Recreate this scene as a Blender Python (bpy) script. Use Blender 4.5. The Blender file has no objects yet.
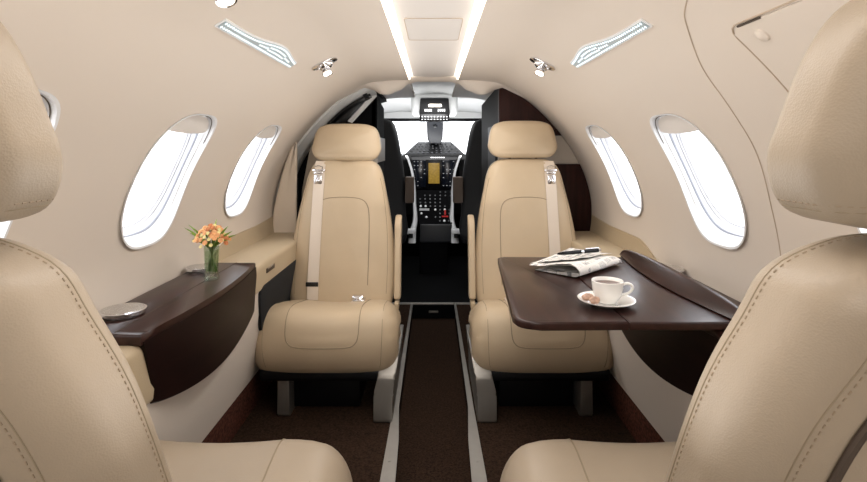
import bpy, bmesh, math, random
from mathutils import Vector, Matrix
from mathutils.bvhtree import BVHTree
random.seed(7)
C = bpy.context.scene.collection
PI = math.pi
F, CX, HY, ZC = 520.0, 433.5, 149.0, 0.98     # focal length in px, principal column, horizon row, eye height

# ------------------------------------------------------------------ materials
def new_mat(name):
    m = bpy.data.materials.new(name); m.use_nodes = True
    nt = m.node_tree; b = nt.nodes['Principled BSDF']
    return m, nt, b
def lin(c):
    return tuple((v/255/12.92 if v/255 <= .04045 else ((v/255+.055)/1.055)**2.4) for v in c) + (1,)
def mat(name, rgb, rough=.5, metal=0, spec=.5, bump=0, bscale=200, var=0, vscale=4, coat=0, emit=None, estr=0, detail=3, kind='noise', stretch=None):
    m, nt, b = new_mat(name)
    col = lin(rgb)
    b.inputs['Base Color'].default_value = col
    b.inputs['Roughness'].default_value = rough
    b.inputs['Metallic'].default_value = metal
    b.inputs['Specular IOR Level'].default_value = spec
    b.inputs['Coat Weight'].default_value = coat
    if coat: b.inputs['Coat Roughness'].default_value = .12
    tc = nt.nodes.new('ShaderNodeTexCoord')
    mp = nt.nodes.new('ShaderNodeMapping'); nt.links.new(tc.outputs['Object'], mp.inputs['Vector'])
    if stretch: mp.inputs['Scale'].default_value = stretch
    n = nt.nodes.new('ShaderNodeTexNoise'); n.inputs['Scale'].default_value = vscale; n.inputs['Detail'].default_value = detail
    nt.links.new(mp.outputs[0], n.inputs['Vector'])
    r = nt.nodes.new('ShaderNodeValToRGB')
    r.color_ramp.elements[0].position = .3; r.color_ramp.elements[1].position = .7
    r.color_ramp.elements[0].color = tuple(v*(1-var) for v in col[:3])+(1,)
    r.color_ramp.elements[1].color = tuple(min(1, v*(1+var)) for v in col[:3])+(1,)
    nt.links.new(n.outputs['Fac'], r.inputs['Fac']); nt.links.new(r.outputs['Color'], b.inputs['Base Color'])
    if bump:
        if kind == 'voronoi':
            t = nt.nodes.new('ShaderNodeTexVoronoi'); out = 'Distance'
        else:
            t = nt.nodes.new('ShaderNodeTexNoise'); t.inputs['Detail'].default_value = 4; out = 'Fac'
        t.inputs['Scale'].default_value = bscale
        nt.links.new(tc.outputs['Object'], t.inputs['Vector'])
        bp = nt.nodes.new('ShaderNodeBump'); bp.inputs['Strength'].default_value = bump; bp.inputs['Distance'].default_value = .002
        nt.links.new(t.outputs[out], bp.inputs['Height']); nt.links.new(bp.outputs['Normal'], b.inputs['Normal'])
    if emit:
        b.inputs['Emission Color'].default_value = lin(emit); b.inputs['Emission Strength'].default_value = estr
    return m
M = {}
M['wall'] = mat('cabin_liner', (217,206,194), .55, bump=.08, bscale=500, var=.015, vscale=2, spec=.3)
M['ceil'] = mat('ceiling_liner', (222,216,210), .5, bump=.05, bscale=500, var=.01, spec=.3)
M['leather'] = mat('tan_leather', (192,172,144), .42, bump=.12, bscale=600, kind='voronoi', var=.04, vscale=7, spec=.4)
M['leather_aft'] = mat('beige_leather_vignetted', (158,143,124), .45, bump=.12, bscale=620, kind='voronoi', var=.04, vscale=7, spec=.4)  # beige leather with vignette darkening put into the colour
M['seam'] = mat('seam_thread', (140,126,104), .7, var=.1)
M['stitch'] = mat('stitch_thread', (150,133,112), .7, var=.1)
M['ledge'] = mat('ledge_leather', (182,164,136), .5, bump=.15, bscale=420, kind='voronoi', var=.03)
M['wood'] = mat('dark_veneer', (44,23,19), .34, coat=.1, spec=.3, var=.35, vscale=9, stretch=(6,.7,6), detail=6)
M['wood_v'] = mat('dark_veneer_upright', (42,20,16), .45, spec=.15, var=.35, vscale=9, stretch=(6,6,.7), detail=6)
M['carpet'] = mat('brown_carpet', (50,36,27), .95, bump=1, bscale=450, var=.55, vscale=160, spec=.1)
M['carpet_red'] = mat('rust_carpet', (84,50,40), .95, bump=1, bscale=200, var=.6, vscale=120, spec=.1)
M['alu'] = mat('satin_aluminium', (150,146,140), .42, metal=.75, var=.04, vscale=20)
M['rail'] = mat('rail_metal', (168,164,158), .5, metal=.5, var=.05, vscale=20)
M['chrome'] = mat('chrome', (225,225,228), .12, metal=1, var=0)
M['chrome_brushed'] = mat('brushed_lid', (205,203,200), .2, metal=.9, var=.06, vscale=60)
M['black'] = mat('black_plastic', (7,7,9), .55, spec=.25, var=.2, vscale=10)
M['blackgloss'] = mat('black_gloss', (6,6,8), .25, spec=.3)
M['cockpit'] = mat('cockpit_black', (7,7,9), .85, spec=.1, var=.2)
M['mesh'] = mat('pocket_mesh', (16,18,22), .9, bump=.6, bscale=700)
M['whitepl'] = mat('white_plastic', (232,233,235), .35, var=.01)
M['frame'] = mat('window_reveal', (196,197,202), .3, var=.02)
M['ring'] = mat('window_gasket', (150,154,164), .4, metal=.1)
M['greyliner'] = mat('cockpit_liner', (205,206,205), .6, var=.03)
M['band'] = mat('grey_band', (176,168,158), .45, var=.05)
M['beltw'] = mat('belt_webbing', (214,200,184), .6, bump=.5, bscale=900, var=.04)
M['beltblack'] = mat('belt_keeper', (24,22,22), .5)
M['porcelain'] = mat('porcelain', (244,242,238), .12, coat=.6)
M['coffee'] = mat('coffee', (84,46,24), .2)
M['sweet'] = mat('sweets', (190,156,136), .6, bump=.6, bscale=120, var=.3, vscale=80)
M['leaf'] = mat('leaf_green', (128,158,66), .5, var=.3, vscale=40)
M['stem'] = mat('stem_green', (84,124,40), .5, var=.2)
M['petal_o'] = mat('petal_peach', (226,168,112), .6, var=.15, vscale=60)
M['petal_y'] = mat('petal_yellow', (232,216,150), .6, var=.15, vscale=60)
M['petal_r'] = mat('petal_rust', (196,124,74), .6, var=.15, vscale=60)
M['darkslit'] = mat('dark_gap', (70,58,48), .8)
M['grout'] = mat('panel_gap', (186,168,148), .8)
M['amber'] = mat('amber_screen', (120,96,40), .4, emit=(214,172,72), estr=.28, var=.5, vscale=60)
M['screen'] = mat('dark_screen', (14,18,26), .15, emit=(30,36,50), estr=.05)
M['knob'] = mat('pale_knob', (180,180,180), .4, emit=(150,160,170), estr=.15)
M['redk'] = mat('red_knob', (190,40,40), .4, emit=(190,40,40), estr=.2)
M['cove'] = mat('cove_glow', (255,246,232), .5, emit=(255,246,236), estr=5.5)
M['lamp'] = mat('spot_lens', (255,250,240), .3, emit=(255,246,232), estr=2.5)

def glass_mat(name, tint=(1,1,1), gl=.06, rough=0):
    m = bpy.data.materials.new(name); m.use_nodes = True; nt = m.node_tree
    for n in list(nt.nodes): nt.nodes.remove(n)
    o = nt.nodes.new('ShaderNodeOutputMaterial'); mx = nt.nodes.new('ShaderNodeMixShader')
    t = nt.nodes.new('ShaderNodeBsdfTransparent'); t.inputs[0].default_value = tint+(1,)
    g = nt.nodes.new('ShaderNodeBsdfGlossy'); g.inputs['Roughness'].default_value = rough
    mx.inputs[0].default_value = gl
    nt.links.new(t.outputs[0], mx.inputs[1]); nt.links.new(g.outputs[0], mx.inputs[2]); nt.links.new(mx.outputs[0], o.inputs[0])
    return m
M['glass'] = glass_mat('window_acrylic', (.99,.99,1), .03)
M['vase'] = glass_mat('vase_glass', (.86,.92,.86), .16, .02)
M['water'] = glass_mat('vase_water', (.80,.90,.74), .05, .02)

def led_mat():
    m, nt, b = new_mat('led_dots')
    b.inputs['Base Color'].default_value = lin((120,134,140)); b.inputs['Roughness'].default_value = .3
    tc = nt.nodes.new('ShaderNodeTexCoord'); v = nt.nodes.new('ShaderNodeTexVoronoi')
    v.inputs['Scale'].default_value = 70; v.inputs['Randomness'].default_value = 0
    r = nt.nodes.new('ShaderNodeValToRGB'); r.color_ramp.elements[0].position = .28; r.color_ramp.elements[1].position = .42
    r.color_ramp.elements[0].color = (1,1,1,1); r.color_ramp.elements[1].color = (.0,.0,.0,1)
    mr = nt.nodes.new('ShaderNodeMath'); mr.operation = 'MULTIPLY_ADD'; mr.inputs[1].default_value = 1.6; mr.inputs[2].default_value = .12
    nt.links.new(tc.outputs['Object'], v.inputs['Vector']); nt.links.new(v.outputs['Distance'], r.inputs['Fac'])
    nt.links.new(r.outputs['Color'], mr.inputs[0]); nt.links.new(mr.outputs[0], b.inputs['Emission Strength'])
    b.inputs['Emission Color'].default_value = lin((225,240,245))
    return m
M['led'] = mat('lens_grey', (168,182,188), .3)
M['dot'] = mat('dot_glow', (235,245,250), .4, emit=(225,240,248), estr=1.1)
def paper_mat():
    m, nt, b = new_mat('newsprint')
    b.inputs['Roughness'].default_value = .8
    tc = nt.nodes.new('ShaderNodeTexCoord'); mp = nt.nodes.new('ShaderNodeMapping'); mp.inputs['Rotation'].default_value = (0,0,math.radians(-52))
    nt.links.new(tc.outputs['Object'], mp.inputs['Vector'])
    w = nt.nodes.new('ShaderNodeTexWave'); w.inputs['Scale'].default_value = 55; w.inputs['Distortion'].default_value = 3; w.inputs['Detail'].default_value = 4; w.inputs['Detail Scale'].default_value = 6
    nt.links.new(mp.outputs[0], w.inputs['Vector'])
    br = nt.nodes.new('ShaderNodeTexBrick'); br.inputs['Scale'].default_value = 11; br.inputs['Color1'].default_value = (1,1,1,1); br.inputs['Color2'].default_value = (.25,.25,.25,1)
    br.inputs['Mortar'].default_value = (0,0,0,1); br.inputs['Mortar Size'].default_value = .05
    nt.links.new(mp.outputs[0], br.inputs['Vector'])
    mu = nt.nodes.new('ShaderNodeMath'); mu.operation = 'MULTIPLY'
    nt.links.new(w.outputs['Fac'], mu.inputs[0]); nt.links.new(br.outputs['Color'], mu.inputs[1])
    r = nt.nodes.new('ShaderNodeValToRGB'); r.color_ramp.elements[0].position = .18; r.color_ramp.elements[1].position = .55
    r.color_ramp.elements[0].color = lin((238,234,228)); r.color_ramp.elements[1].color = lin((92,96,108))
    nt.links.new(mu.outputs[0], r.inputs['Fac']); nt.links.new(r.outputs['Color'], b.inputs['Base Color'])
    return m
M['paper'] = paper_mat()
M['paperplain'] = mat('newsprint_plain', (230,226,220), .8, var=.04)

# ------------------------------------------------------------------ helpers
def U(px, py, d): return Vector(((px-CX)*d/F, d, ZC+(HY-py)*d/F))
def smooth_shade(me, ang=40):
    for p in me.polygons: p.use_smooth = True
    try: me.set_sharp_from_angle(angle=math.radians(ang))
    except Exception: pass
def worldloc(p):
    v = Vector((0,0,0))
    while p is not None: v += p.location; p = p.parent
    return v
def obj(name, bm, m, parent=None, ang=40, merge=True):
    if merge: bmesh.ops.remove_doubles(bm, verts=bm.verts, dist=1e-6)
    bmesh.ops.recalc_face_normals(bm, faces=bm.faces)
    me = bpy.data.meshes.new(name)
    if parent is None:
        xs = [v.co for v in bm.verts]
        o0 = Vector(((min(v.x for v in xs)+max(v.x for v in xs))/2, (min(v.y for v in xs)+max(v.y for v in xs))/2, min(v.z for v in xs)))
        off = o0
    else:
        o0 = Vector((0,0,0)); off = worldloc(parent)
    for v in bm.verts: v.co -= off
    bm.to_mesh(me); bm.free()
    ms = m if isinstance(m, (list, tuple)) else [m]
    for x in ms: me.materials.append(x)
    smooth_shade(me, ang)
    o = bpy.data.objects.new(name, me); C.objects.link(o)
    o.location = o0
    if parent is not None: o.parent = parent
    return o
def obj_split(name, bm, m, parent, ang=40):
    bmesh.ops.remove_doubles(bm, verts=bm.verts, dist=1e-6)
    seen = set(); outl = []
    bm.verts.ensure_lookup_table()
    for v in bm.verts:
        if v.index in seen: continue
        st = [v]; seen.add(v.index); isl = []
        while st:
            q = st.pop(); isl.append(q)
            for e in q.link_edges:
                o = e.other_vert(q)
                if o.index not in seen: seen.add(o.index); st.append(o)
        b = bmesh.new(); mp = {q: b.verts.new(q.co) for q in isl}
        fs = {f for q in isl for f in q.link_faces}
        for f in sorted(fs, key=lambda f: f.index): b.faces.new([mp[x] for x in f.verts])
        outl.append(obj(name, b, m, parent, ang))
    bm.free(); return outl
def tag(o, label=None, cat=None, group=None, kind=None):
    if label: o['label'] = label
    if cat: o['category'] = cat
    if group: o['group'] = group
    if kind: o['kind'] = kind
    return o
def thing(name, label, cat, loc=(0,0,0), group=None):
    o = bpy.data.objects.new(name, None); C.objects.link(o); o.location = loc; o.empty_display_size = .05
    return tag(o, label, cat, group)
def struct(o, label, cat='structure'):
    o['kind'] = 'structure'; o['label'] = label; o['category'] = cat; return o

def catmull(pts, n=8, closed=False):
    P = [Vector(p) for p in pts]; out = []
    N = len(P); rng = N if closed else N-1
    for i in range(rng):
        if closed: a,b,c,d = P[(i-1)%N],P[i],P[(i+1)%N],P[(i+2)%N]
        else: a,b,c,d = P[max(i-1,0)],P[i],P[i+1],P[min(i+2,N-1)]
        for k in range(n):
            t = k/n
            out.append(.5*((2*b)+(c-a)*t+(2*a-5*b+4*c-d)*t*t+(3*b-a-3*c+d)*t**3))
    if not closed: out.append(P[-1].copy())
    return out
def box(bm, x0,x1,y0,y1,z0,z1, bev=0, seg=2):
    r = bmesh.ops.create_cube(bm, size=1)
    vs = r['verts']
    for v in vs:
        v.co = Vector(((x0+x1)/2+v.co.x*(x1-x0), (y0+y1)/2+v.co.y*(y1-y0), (z0+z1)/2+v.co.z*(z1-z0)))
    if bev:
        es = list({e for v in vs for e in v.link_edges})
        bmesh.ops.bevel(bm, geom=es, offset=bev, segments=seg, profile=.5, affect='EDGES')
    return bm
def B(*a, **k): return box(bmesh.new(), *a, **k)
def rings(bm, rs, cap0=True, cap1=True, close=True):
    """loft a list of rings (lists of Vector)"""
    V = [[bm.verts.new(p) for p in r] for r in rs]
    n = len(V[0])
    for i in range(len(V)-1):
        for j in range(n if close else n-1):
            k = (j+1)%n
            try: bm.faces.new((V[i][j], V[i][k], V[i+1][k], V[i+1][j]))
            except ValueError: pass
    if cap0 and len(V[0])>2: bm.faces.new(V[0][::-1])
    if cap1 and len(V[-1])>2: bm.faces.new(V[-1])
    return bm
def tube(bm, pts, r, seg=8, cap=True):
    P = [Vector(p) for p in pts]; rs = []
    up = Vector((0,0,1)); prev = None
    for i, p in enumerate(P):
        t = (P[min(i+1,len(P)-1)]-P[max(i-1,0)])
        if t.length < 1e-9: t = Vector((0,0,1))
        t.normalize()
        if prev is None:
            a = up if abs(t.dot(up)) < .95 else Vector((1,0,0))
            n = t.cross(a).normalized()
        else:
            n = (prev - t*prev.dot(t)).normalized()
        prev = n; b = t.cross(n)
        rr = r[i] if isinstance(r,(list,tuple)) else r
        rs.append([p + (n*math.cos(2*PI*k/seg)+b*math.sin(2*PI*k/seg))*rr for k in range(seg)])
    return rings(bm, rs, cap, cap)
def lathe(bm, prof, c, seg=32, axis=None):
    c = Vector(c); rs = []
    for r, z in prof: rs.append([Vector((r*math.cos(2*PI*k/seg), r*math.sin(2*PI*k/seg), z)) for k in range(seg)])
    R = Matrix.Identity(3)
    if axis is not None: R = Vector((0,0,1)).rotation_difference(Vector(axis).normalized()).to_matrix()
    rs = [[c+R@v for v in r] for r in rs]
    return rings(bm, rs, prof[0][0] > 1e-5, prof[-1][0] > 1e-5)
def normals2(o):
    n = len(o); out = []
    area = sum(o[i][0]*o[(i+1)%n][1]-o[(i+1)%n][0]*o[i][1] for i in range(n))
    s = 1 if area > 0 else -1
    for i in range(n):
        t = (o[(i+1)%n]-o[i-1]); t = Vector((t[0],t[1]))
        if t.length < 1e-9: t = Vector((1,0))
        t.normalize(); out.append(Vector((t[1],-t[0]))*s)     # outward
    return out
def pillow(bm, outline, h0, h1, r, fmap, dome0=0, dome1=0, nr=5, bulge=0):
    """closed 2-D outline given thickness h0..h1 with edges rounded to radius r; fmap(u, v, w) -> Vector"""
    o = [Vector((p[0],p[1])) for p in outline]; nn = normals2(o); n = len(o)
    cen = sum(o, Vector((0,0)))/n
    inset = lambda d: [o[i]-nn[i]*d for i in range(n)]
    seq = []
    inner = [Vector(p) for p in inset(r)]
    for s, dz in ((.05,1.0),(.3,.93),(.55,.72),(.75,.45),(.9,.2)):
        seq.append(([cen+(p-cen)*s for p in inner], h0-dome0*dz))
    for k in range(nr+1):
        a = PI/2*k/nr
        seq.append((inset(r*(1-math.sin(a)) ), h0+r*(1-math.cos(a))))
    for k in range(nr+1):
        a = PI/2*(1-k/nr)
        seq.append((inset(r*(1-math.sin(a))), h1-r*(1-math.cos(a))))
    for s, dz in ((.9,.2),(.75,.45),(.55,.72),(.3,.93),(.05,1.0)):
        seq.append(([cen+(p-cen)*s for p in inner], h1+dome1*dz))
    rs = [[fmap(p[0],p[1],w) for p in pts] for pts, w in seq]
    return rings(bm, rs, True, True)
def prism(bm, poly, fn, h0, h1, bev=0, seg=2):
    a = [bm.verts.new(fn(p[0],p[1],h0)) for p in poly]; b = [bm.verts.new(fn(p[0],p[1],h1)) for p in poly]
    n = len(poly)
    fs = [bm.faces.new(a[::-1]), bm.faces.new(b)]
    for i in range(n): fs.append(bm.faces.new((a[i],a[(i+1)%n],b[(i+1)%n],b[i])))
    if bev:
        es = [e for e in set(fs[0].edges)|set(fs[1].edges)]
        bmesh.ops.bevel(bm, geom=es, offset=bev, segments=seg, profile=.5, affect='EDGES')
    return bm
def round_poly(pts, r, n=6):
    """round the corners of a 2-D polygon; r number or list"""
    P = [Vector((p[0],p[1])) for p in pts]; out = []; N = len(P)
    for i in range(N):
        ri = r[i] if isinstance(r,(list,tuple)) else r
        a, b, c = P[i-1], P[i], P[(i+1)%N]
        if ri <= 0: out.append(b); continue
        u = (a-b).normalized(); v = (c-b).normalized()
        for k in range(n+1):
            t = k/n
            p0 = b+u*ri; p1 = b+v*ri
            out.append((1-t)**2*p0+2*t*(1-t)*b+t*t*p1)
    return out
def resample(pts, step, closed=False):
    P = [Vector(p) for p in pts]
    if closed: P.append(P[0].copy())
    out = [P[0].copy()]; acc = 0
    for i in range(len(P)-1):
        a, b = P[i], P[i+1]; L = (b-a).length
        if L < 1e-9: continue
        while acc+L >= step:
            t = (step-acc)/L; a = a.lerp(b, t); out.append(a.copy()); L = (b-a).length; acc = 0
            if L < 1e-9: break
        acc += L
    if not closed: out.append(P[-1].copy())
    return out
def project(bvh, pts, d, off=0.0, back=.6):
    d = Vector(d).normalized(); out = []
    for p in pts:
        h = bvh.ray_cast(Vector(p)-d*back, d)
        if h[0] is not None: out.append(h[0]-d*off)
    return out
def bvh_of(bm):
    bm.faces.ensure_lookup_table(); bm.normal_update(); return BVHTree.FromBMesh(bm)
def dashes(bm, pts, r=.0007, step=.0064, fill=.5):
    P = resample(pts, step/4)
    L = 0; i = 0; k = max(1, int(4*fill+.5))
    while i+k < len(P):
        seg = P[i:i+k+1]
        tube(bm, seg, r, 5); i += 4
    return bm

# ------------------------------------------------------------------ cabin shell
PR = catmull([(0,.335),(.11,.332),(.24,.326),(.33,.311),(.45,.248),(.55,.162),(.64,.06),(.70,-.03),(.745,-.13),(.77,-.22),(.777,-.30),(.772,-.38),(.752,-.46),(.70,-.60)], 8)
S = [0]
for i in range(1, len(PR)): S.append(S[-1]+(PR[i]-PR[i-1]).length)
def prof(s):
    s = max(0, min(S[-1]-1e-6, s))
    for i in range(1, len(S)):
        if S[i] >= s:
            t = (s-S[i-1])/(S[i]-S[i-1]); p = PR[i-1].lerp(PR[i], t)
            a = PR[max(0,i-2)]; b = PR[min(len(PR)-1,i+1)]
            tg = (b-a).normalized()
            return p, tg
def s_at_x(X):
    for i in range(1, len(PR)):
        if PR[i][0] >= X:
            return S[i-1]+(S[i]-S[i-1])*(X-PR[i-1][0])/(PR[i][0]-PR[i-1][0])
def s_at_z(Z):
    for i in range(1, len(PR)):
        if PR[i][1] <= Z:
            return S[i-1]+(S[i]-S[i-1])*(Z-PR[i-1][1])/(PR[i][1]-PR[i-1][1])
def wp(side, s, y, off=0):
    """point on the liner; off > 0 is into the cabin"""
    p, tg = prof(s)
    nin = Vector((tg[1], -tg[0]))       # rotate tangent
    if nin.dot(Vector((p[0], p[1]+.25))) > 0: nin = -nin
    x = p[0]+nin[0]*off; z = p[1]+nin[1]*off
    return Vector((side*x, y, ZC+z))
Y0, Y1 = -1.1, 2.54
S_COVE = s_at_x(.118)
S_BOT = S[-1]
WIN_S = s_at_z(-.070)
WINS = [(.765,), (1.395,), (2.025,)]
WU, WV = .144, .190
def sup(t, a, b, n=3.0):
    c, s = math.cos(t), math.sin(t)
    return (a*math.copysign(abs(c)**(2/n), c), b*math.copysign(abs(s)**(2/n), s))
def winframe(side):
    p, tg = prof(WIN_S)
    up = Vector((-side*tg[0], 0, -tg[1])); up.normalize()
    out = Vector((side*1.0, 0, 0)); out = (out-up*out.dot(up)).normalized()
    return Vector((side*p[0], 0, ZC+p[1])), up, out
def wall_solid(side):
    bm = bmesh.new(); ss = [S_COVE+(S_BOT-S_COVE)*i/70 for i in range(71)]
    ys = [Y0, 0, .5, .9, 1.2, 1.7, 2.2, Y1, 3.34]
    rs = []
    for y in ys:
        rs.append([wp(side,s,y,0) for s in ss]+[wp(side,s,y,-.022) for s in ss[::-1]])
    return rings(bm, rs)
def cut(o, cutters):
    for c in cutters:
        md = o.modifiers.new('cut', 'BOOLEAN'); md.operation = 'DIFFERENCE'; md.object = c; md.solver = 'EXACT'
    dg = bpy.context.evaluated_depsgraph_get(); dg.update()
    me = bpy.data.meshes.new_from_object(o.evaluated_get(dg))
    o.modifiers.clear(); o.data = me
    for c in cutters: bpy.data.objects.remove(c, do_unlink=True)
    smooth_shade(me, 30)
wn = 0
for side, nm in ((-1,'left'),(1,'right')):
    w = obj('wall_'+nm, wall_solid(side), M['wall'])
    struct(w, 'curved beige cabin sidewall on the %s with oval windows' % nm, 'wall')
    c0, up, out = winframe(side)
    cs = []
    for (wy,) in WINS:
        bm = bmesh.new(); N = 48
        rs = []
        for h in (-.08, .08):
            rs.append([c0+Vector((0,wy,0))+Vector((0,1,0))*sup(2*PI*k/N,WU,WV)[0]+up*sup(2*PI*k/N,WU,WV)[1]+out*h for k in range(N)])
        rings(bm, rs)
        cs.append(obj('cutter', bm, M['wall']))
    cut(w, cs)
    for wi, (wy,) in enumerate(WINS):
        wn += 1
        c = c0+Vector((0,wy,0))
        pos = ('nearest the camera, mostly hidden behind the aft headrest', 'the large bright middle one', 'the small one nearest the cockpit')[wi]
        win = thing('window_%d' % wn, 'oval cabin window on the %s wall, %s' % (nm, pos), 'window', c)
        win['kind'] = 'structure'
        N = 64; R = .62
        def ring(inset, w_, follow):
            r = []
            for k in range(N):
                u, v = sup(2*PI*k/N, WU-inset, WV-inset)
                r.append(c+Vector((0,u,0))+up*v+out*(w_-follow*v*v/(2*R)))
            return r
        bm = bmesh.new()
        rings(bm, [ring(*q) for q in ((-.004,-.0005,1.05),(-.005,-.004,1.05),(0,-.004,1.0),(.001,.004,1),(.0025,.011,.85),(.006,.013,.7),(.007,.021,.5),(.008,.022,.5))], False, False)
        obj('window_frame', bm, M['whitepl'], win, 35)
        bm = bmesh.new()
        rings(bm, [ring(*q) for q in ((.008,.022,.5),(.0082,.024,.45),(.0095,.024,.45),(.0098,.027,.4))], False, False)
        obj('gasket', bm, M['ring'], win, 30)
        bm = bmesh.new()
        rings(bm, [ring(*q) for q in ((.0098,.027,.4),(.011,.036,.2),(.0135,.037,.1),(.0145,.043,0),(.0165,.043,0),(.017,.052,0))], False, False)
        obj('reveal', bm, M['frame'], win, 35)
        bm = bmesh.new(); rings(bm, [ring(.0155,.046,0), ring(.0155,.048,0)]); obj('pane', bm, M['glass'], win)
        # raised shade at the top of the opening
        bm = bmesh.new(); vv = .135
        pts = [(u,v) for u,v in (sup(2*PI*k/96, WU-.007, WV-.007) for k in range(96)) if v > vv]
        pts.sort(key=lambda p: p[0])
        umin, umax = pts[0][0], pts[-1][0]
        lowr = [(umin+(umax-umin)*t, vv-.010*max(0,math.sin(PI*t))**.5) for t in (0,.1,.2,.35,.5,.65,.8,.9,1)]
        poly = pts[::-1]+[(p[0],p[1]) for p in lowr]
        prism(bm, poly, lambda u,v,h: c+Vector((0,u,0))+up*v+out*(h-.5*v*v/R*.7), .004, .012, .002)
        obj('window_shade', bm, M['ceil'], win)
        bm = bmesh.new()
        tube(bm, [c+Vector((0,u,0))+up*v+out*(.004-v*v/(2*R)*.95) for u,v in (sup(t, WU-.003, WV-.003) for t in [PI*(.12+.5*i/24) for i in range(25)])], .0011, 6)
        obj('shade_slot', bm, M['darkslit'], win)

# ceiling: central panel with recessed coves
bm = bmesh.new()
cx = [(-.124,.336),(-.119,.356),(-.110,.357),(-.098,.349),(-.05,.346),(0,.345),(.05,.346),(.098,.349),(.110,.357),(.119,.356),(.124,.336)]
bm2 = bmesh.new()
rs = [[Vector((x,y,ZC+z)) for x,z in cx]+[Vector((x,y,ZC+z+.012)) for x,z in cx[::-1]] for y in (Y0, 1, Y1)]
rings(bm2, rs)
struct(obj('ceiling', bm2, M['ceil'], None, 30), 'pale central ceiling panel between two glowing light strips', 'ceiling')
for side, nm in ((-1,'left'),(1,'right')):
    bm = B(*sorted((side*.1135, side*.1180)), Y0+.02, Y1-.01, ZC+.3345, ZC+.354, bev=.0015)
    o = obj('ceiling_light_strip', bm, M['cove'])
    tag(o, 'long glowing white light strip along the %s edge of the centre ceiling panel' % nm, 'light strip', 'ceiling light strips')
# ceiling access hatch
hd = thing('ceiling_hatch', 'small rectangular access panel in the centre ceiling panel', 'hatch', (0,1.5,ZC+.339))
hp = round_poly([(-.078,1.37),(.078,1.37),(.078,1.64),(-.078,1.64)], .012)
obj('hatch_panel', prism(bmesh.new(), hp, lambda x,y,h: Vector((x,y,ZC+.3445+abs(x)*.02+h)), -.002, .001), M['ceil'], hd)
bm = bmesh.new(); tube(bm, [Vector((p[0],p[1],ZC+.3425+abs(p[0])*.02)) for p in hp+hp[:1]], .0011, 5)
obj('hatch_seam', bm, M['grout'], hd)

# rear bulkhead
bm = bmesh.new()
pp = [(PR[i][0], PR[i][1]) for i in range(len(PR))]
ring_ = [( x, z) for x,z in pp]+[(.70,-1.0),(-.70,-1.0)]+[(-x,z) for x,z in pp[::-1]]
prism(bm, ring_[:-1], lambda x,z,h: Vector((x,h,ZC+z)), Y0-.03, Y0)
struct(obj('wall_back', bm, M['wall']), 'beige aft cabin bulkhead behind the camera', 'wall')

# floor
YF = 3.28
for side, nm in ((-1,'left'),(1,'right')):
    bm = bmesh.new()
    prism(bm, [(side*.133,Y0),(side*.133,YF),(side*.74,YF),(side*.74,Y0)], lambda x,y,h: Vector((x,y,h)), -.14, 0)
    struct(obj('floor_'+nm, bm, M['carpet']), 'dark brown carpeted floor under the %s seats' % nm, 'floor')
    bm = bmesh.new()
    poly = [(side*.100,Y0),(side*.112,1.50),(side*.117,1.75),(side*.131,1.97),(side*.129,YF),(side*.143,YF),(side*.151,1.97),(side*.157,1.55),(side*.160,Y0)]
    prism(bm, poly, lambda x,y,h: Vector((x,y,h)), .0, .007, .002)
    for yy in (1.62, 1.3, 1.0, .7): lathe(bm, [(0,.0085),(.004,.0085),(.005,.007),(.005,.005)], (side*.138,yy,0), 12)
    o = obj('trim_floor_rail_'+nm, bm, M['rail']); struct(o, 'grey metal floor rail on the %s edge of the aisle' % nm, 'trim')
    # lower side panel and rust carpet kick strip
    bm = bmesh.new()
    cs_ = [(.604,.52),(.612,.40),(.640,.26),(.668,.135),(.69,.135),(.70,.52)]
    rings(bm, [[Vector((side*x,y,z)) for x,z in cs_] for y in (Y0, Y1+.02)])
    struct(obj('trim_side_panel_'+nm, bm, M['wall'], None, 50), 'beige lower sidewall panel below the %s ledge' % nm, 'wall panel')
    bm = bmesh.new()
    cs_ = [(.668,.138),(.680,.0),(.72,.0),(.72,.138)]
    rings(bm, [[Vector((side*x,y,z)) for x,z in cs_] for y in (Y0, Y1+.02)])
    struct(obj('baseboard_'+nm, bm, M['carpet_red']), 'rust coloured woven carpet kick strip along the %s side' % nm, 'baseboard')
bm = bmesh.new(); prism(bm, [(-.133,Y0),(.133,Y0),(.133,YF),(-.133,YF)], lambda x,y,h: Vector((x,y,h)), -.14, -.085)
struct(obj('floor_aisle', bm, M['carpet']), 'recessed dark brown carpeted aisle between the seats', 'floor')
th = thing('trim_threshold', 'metal edged black step up into the cockpit at the end of the aisle', 'step', (0,YF,0)); th['kind'] = 'structure'
obj('edge_strip', B(-.30,.30,YF-.006,YF+.018,-.002,.008,bev=.002), M['rail'], th)
obj('riser', B(-.133,.133,YF-.012,YF,-.085,-.002), M['cockpit'], th)
obj('riser_plate', B(-.03,.03,YF-.015,YF-.012,-.05,-.036,bev=.001), M['alu'], th)

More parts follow.
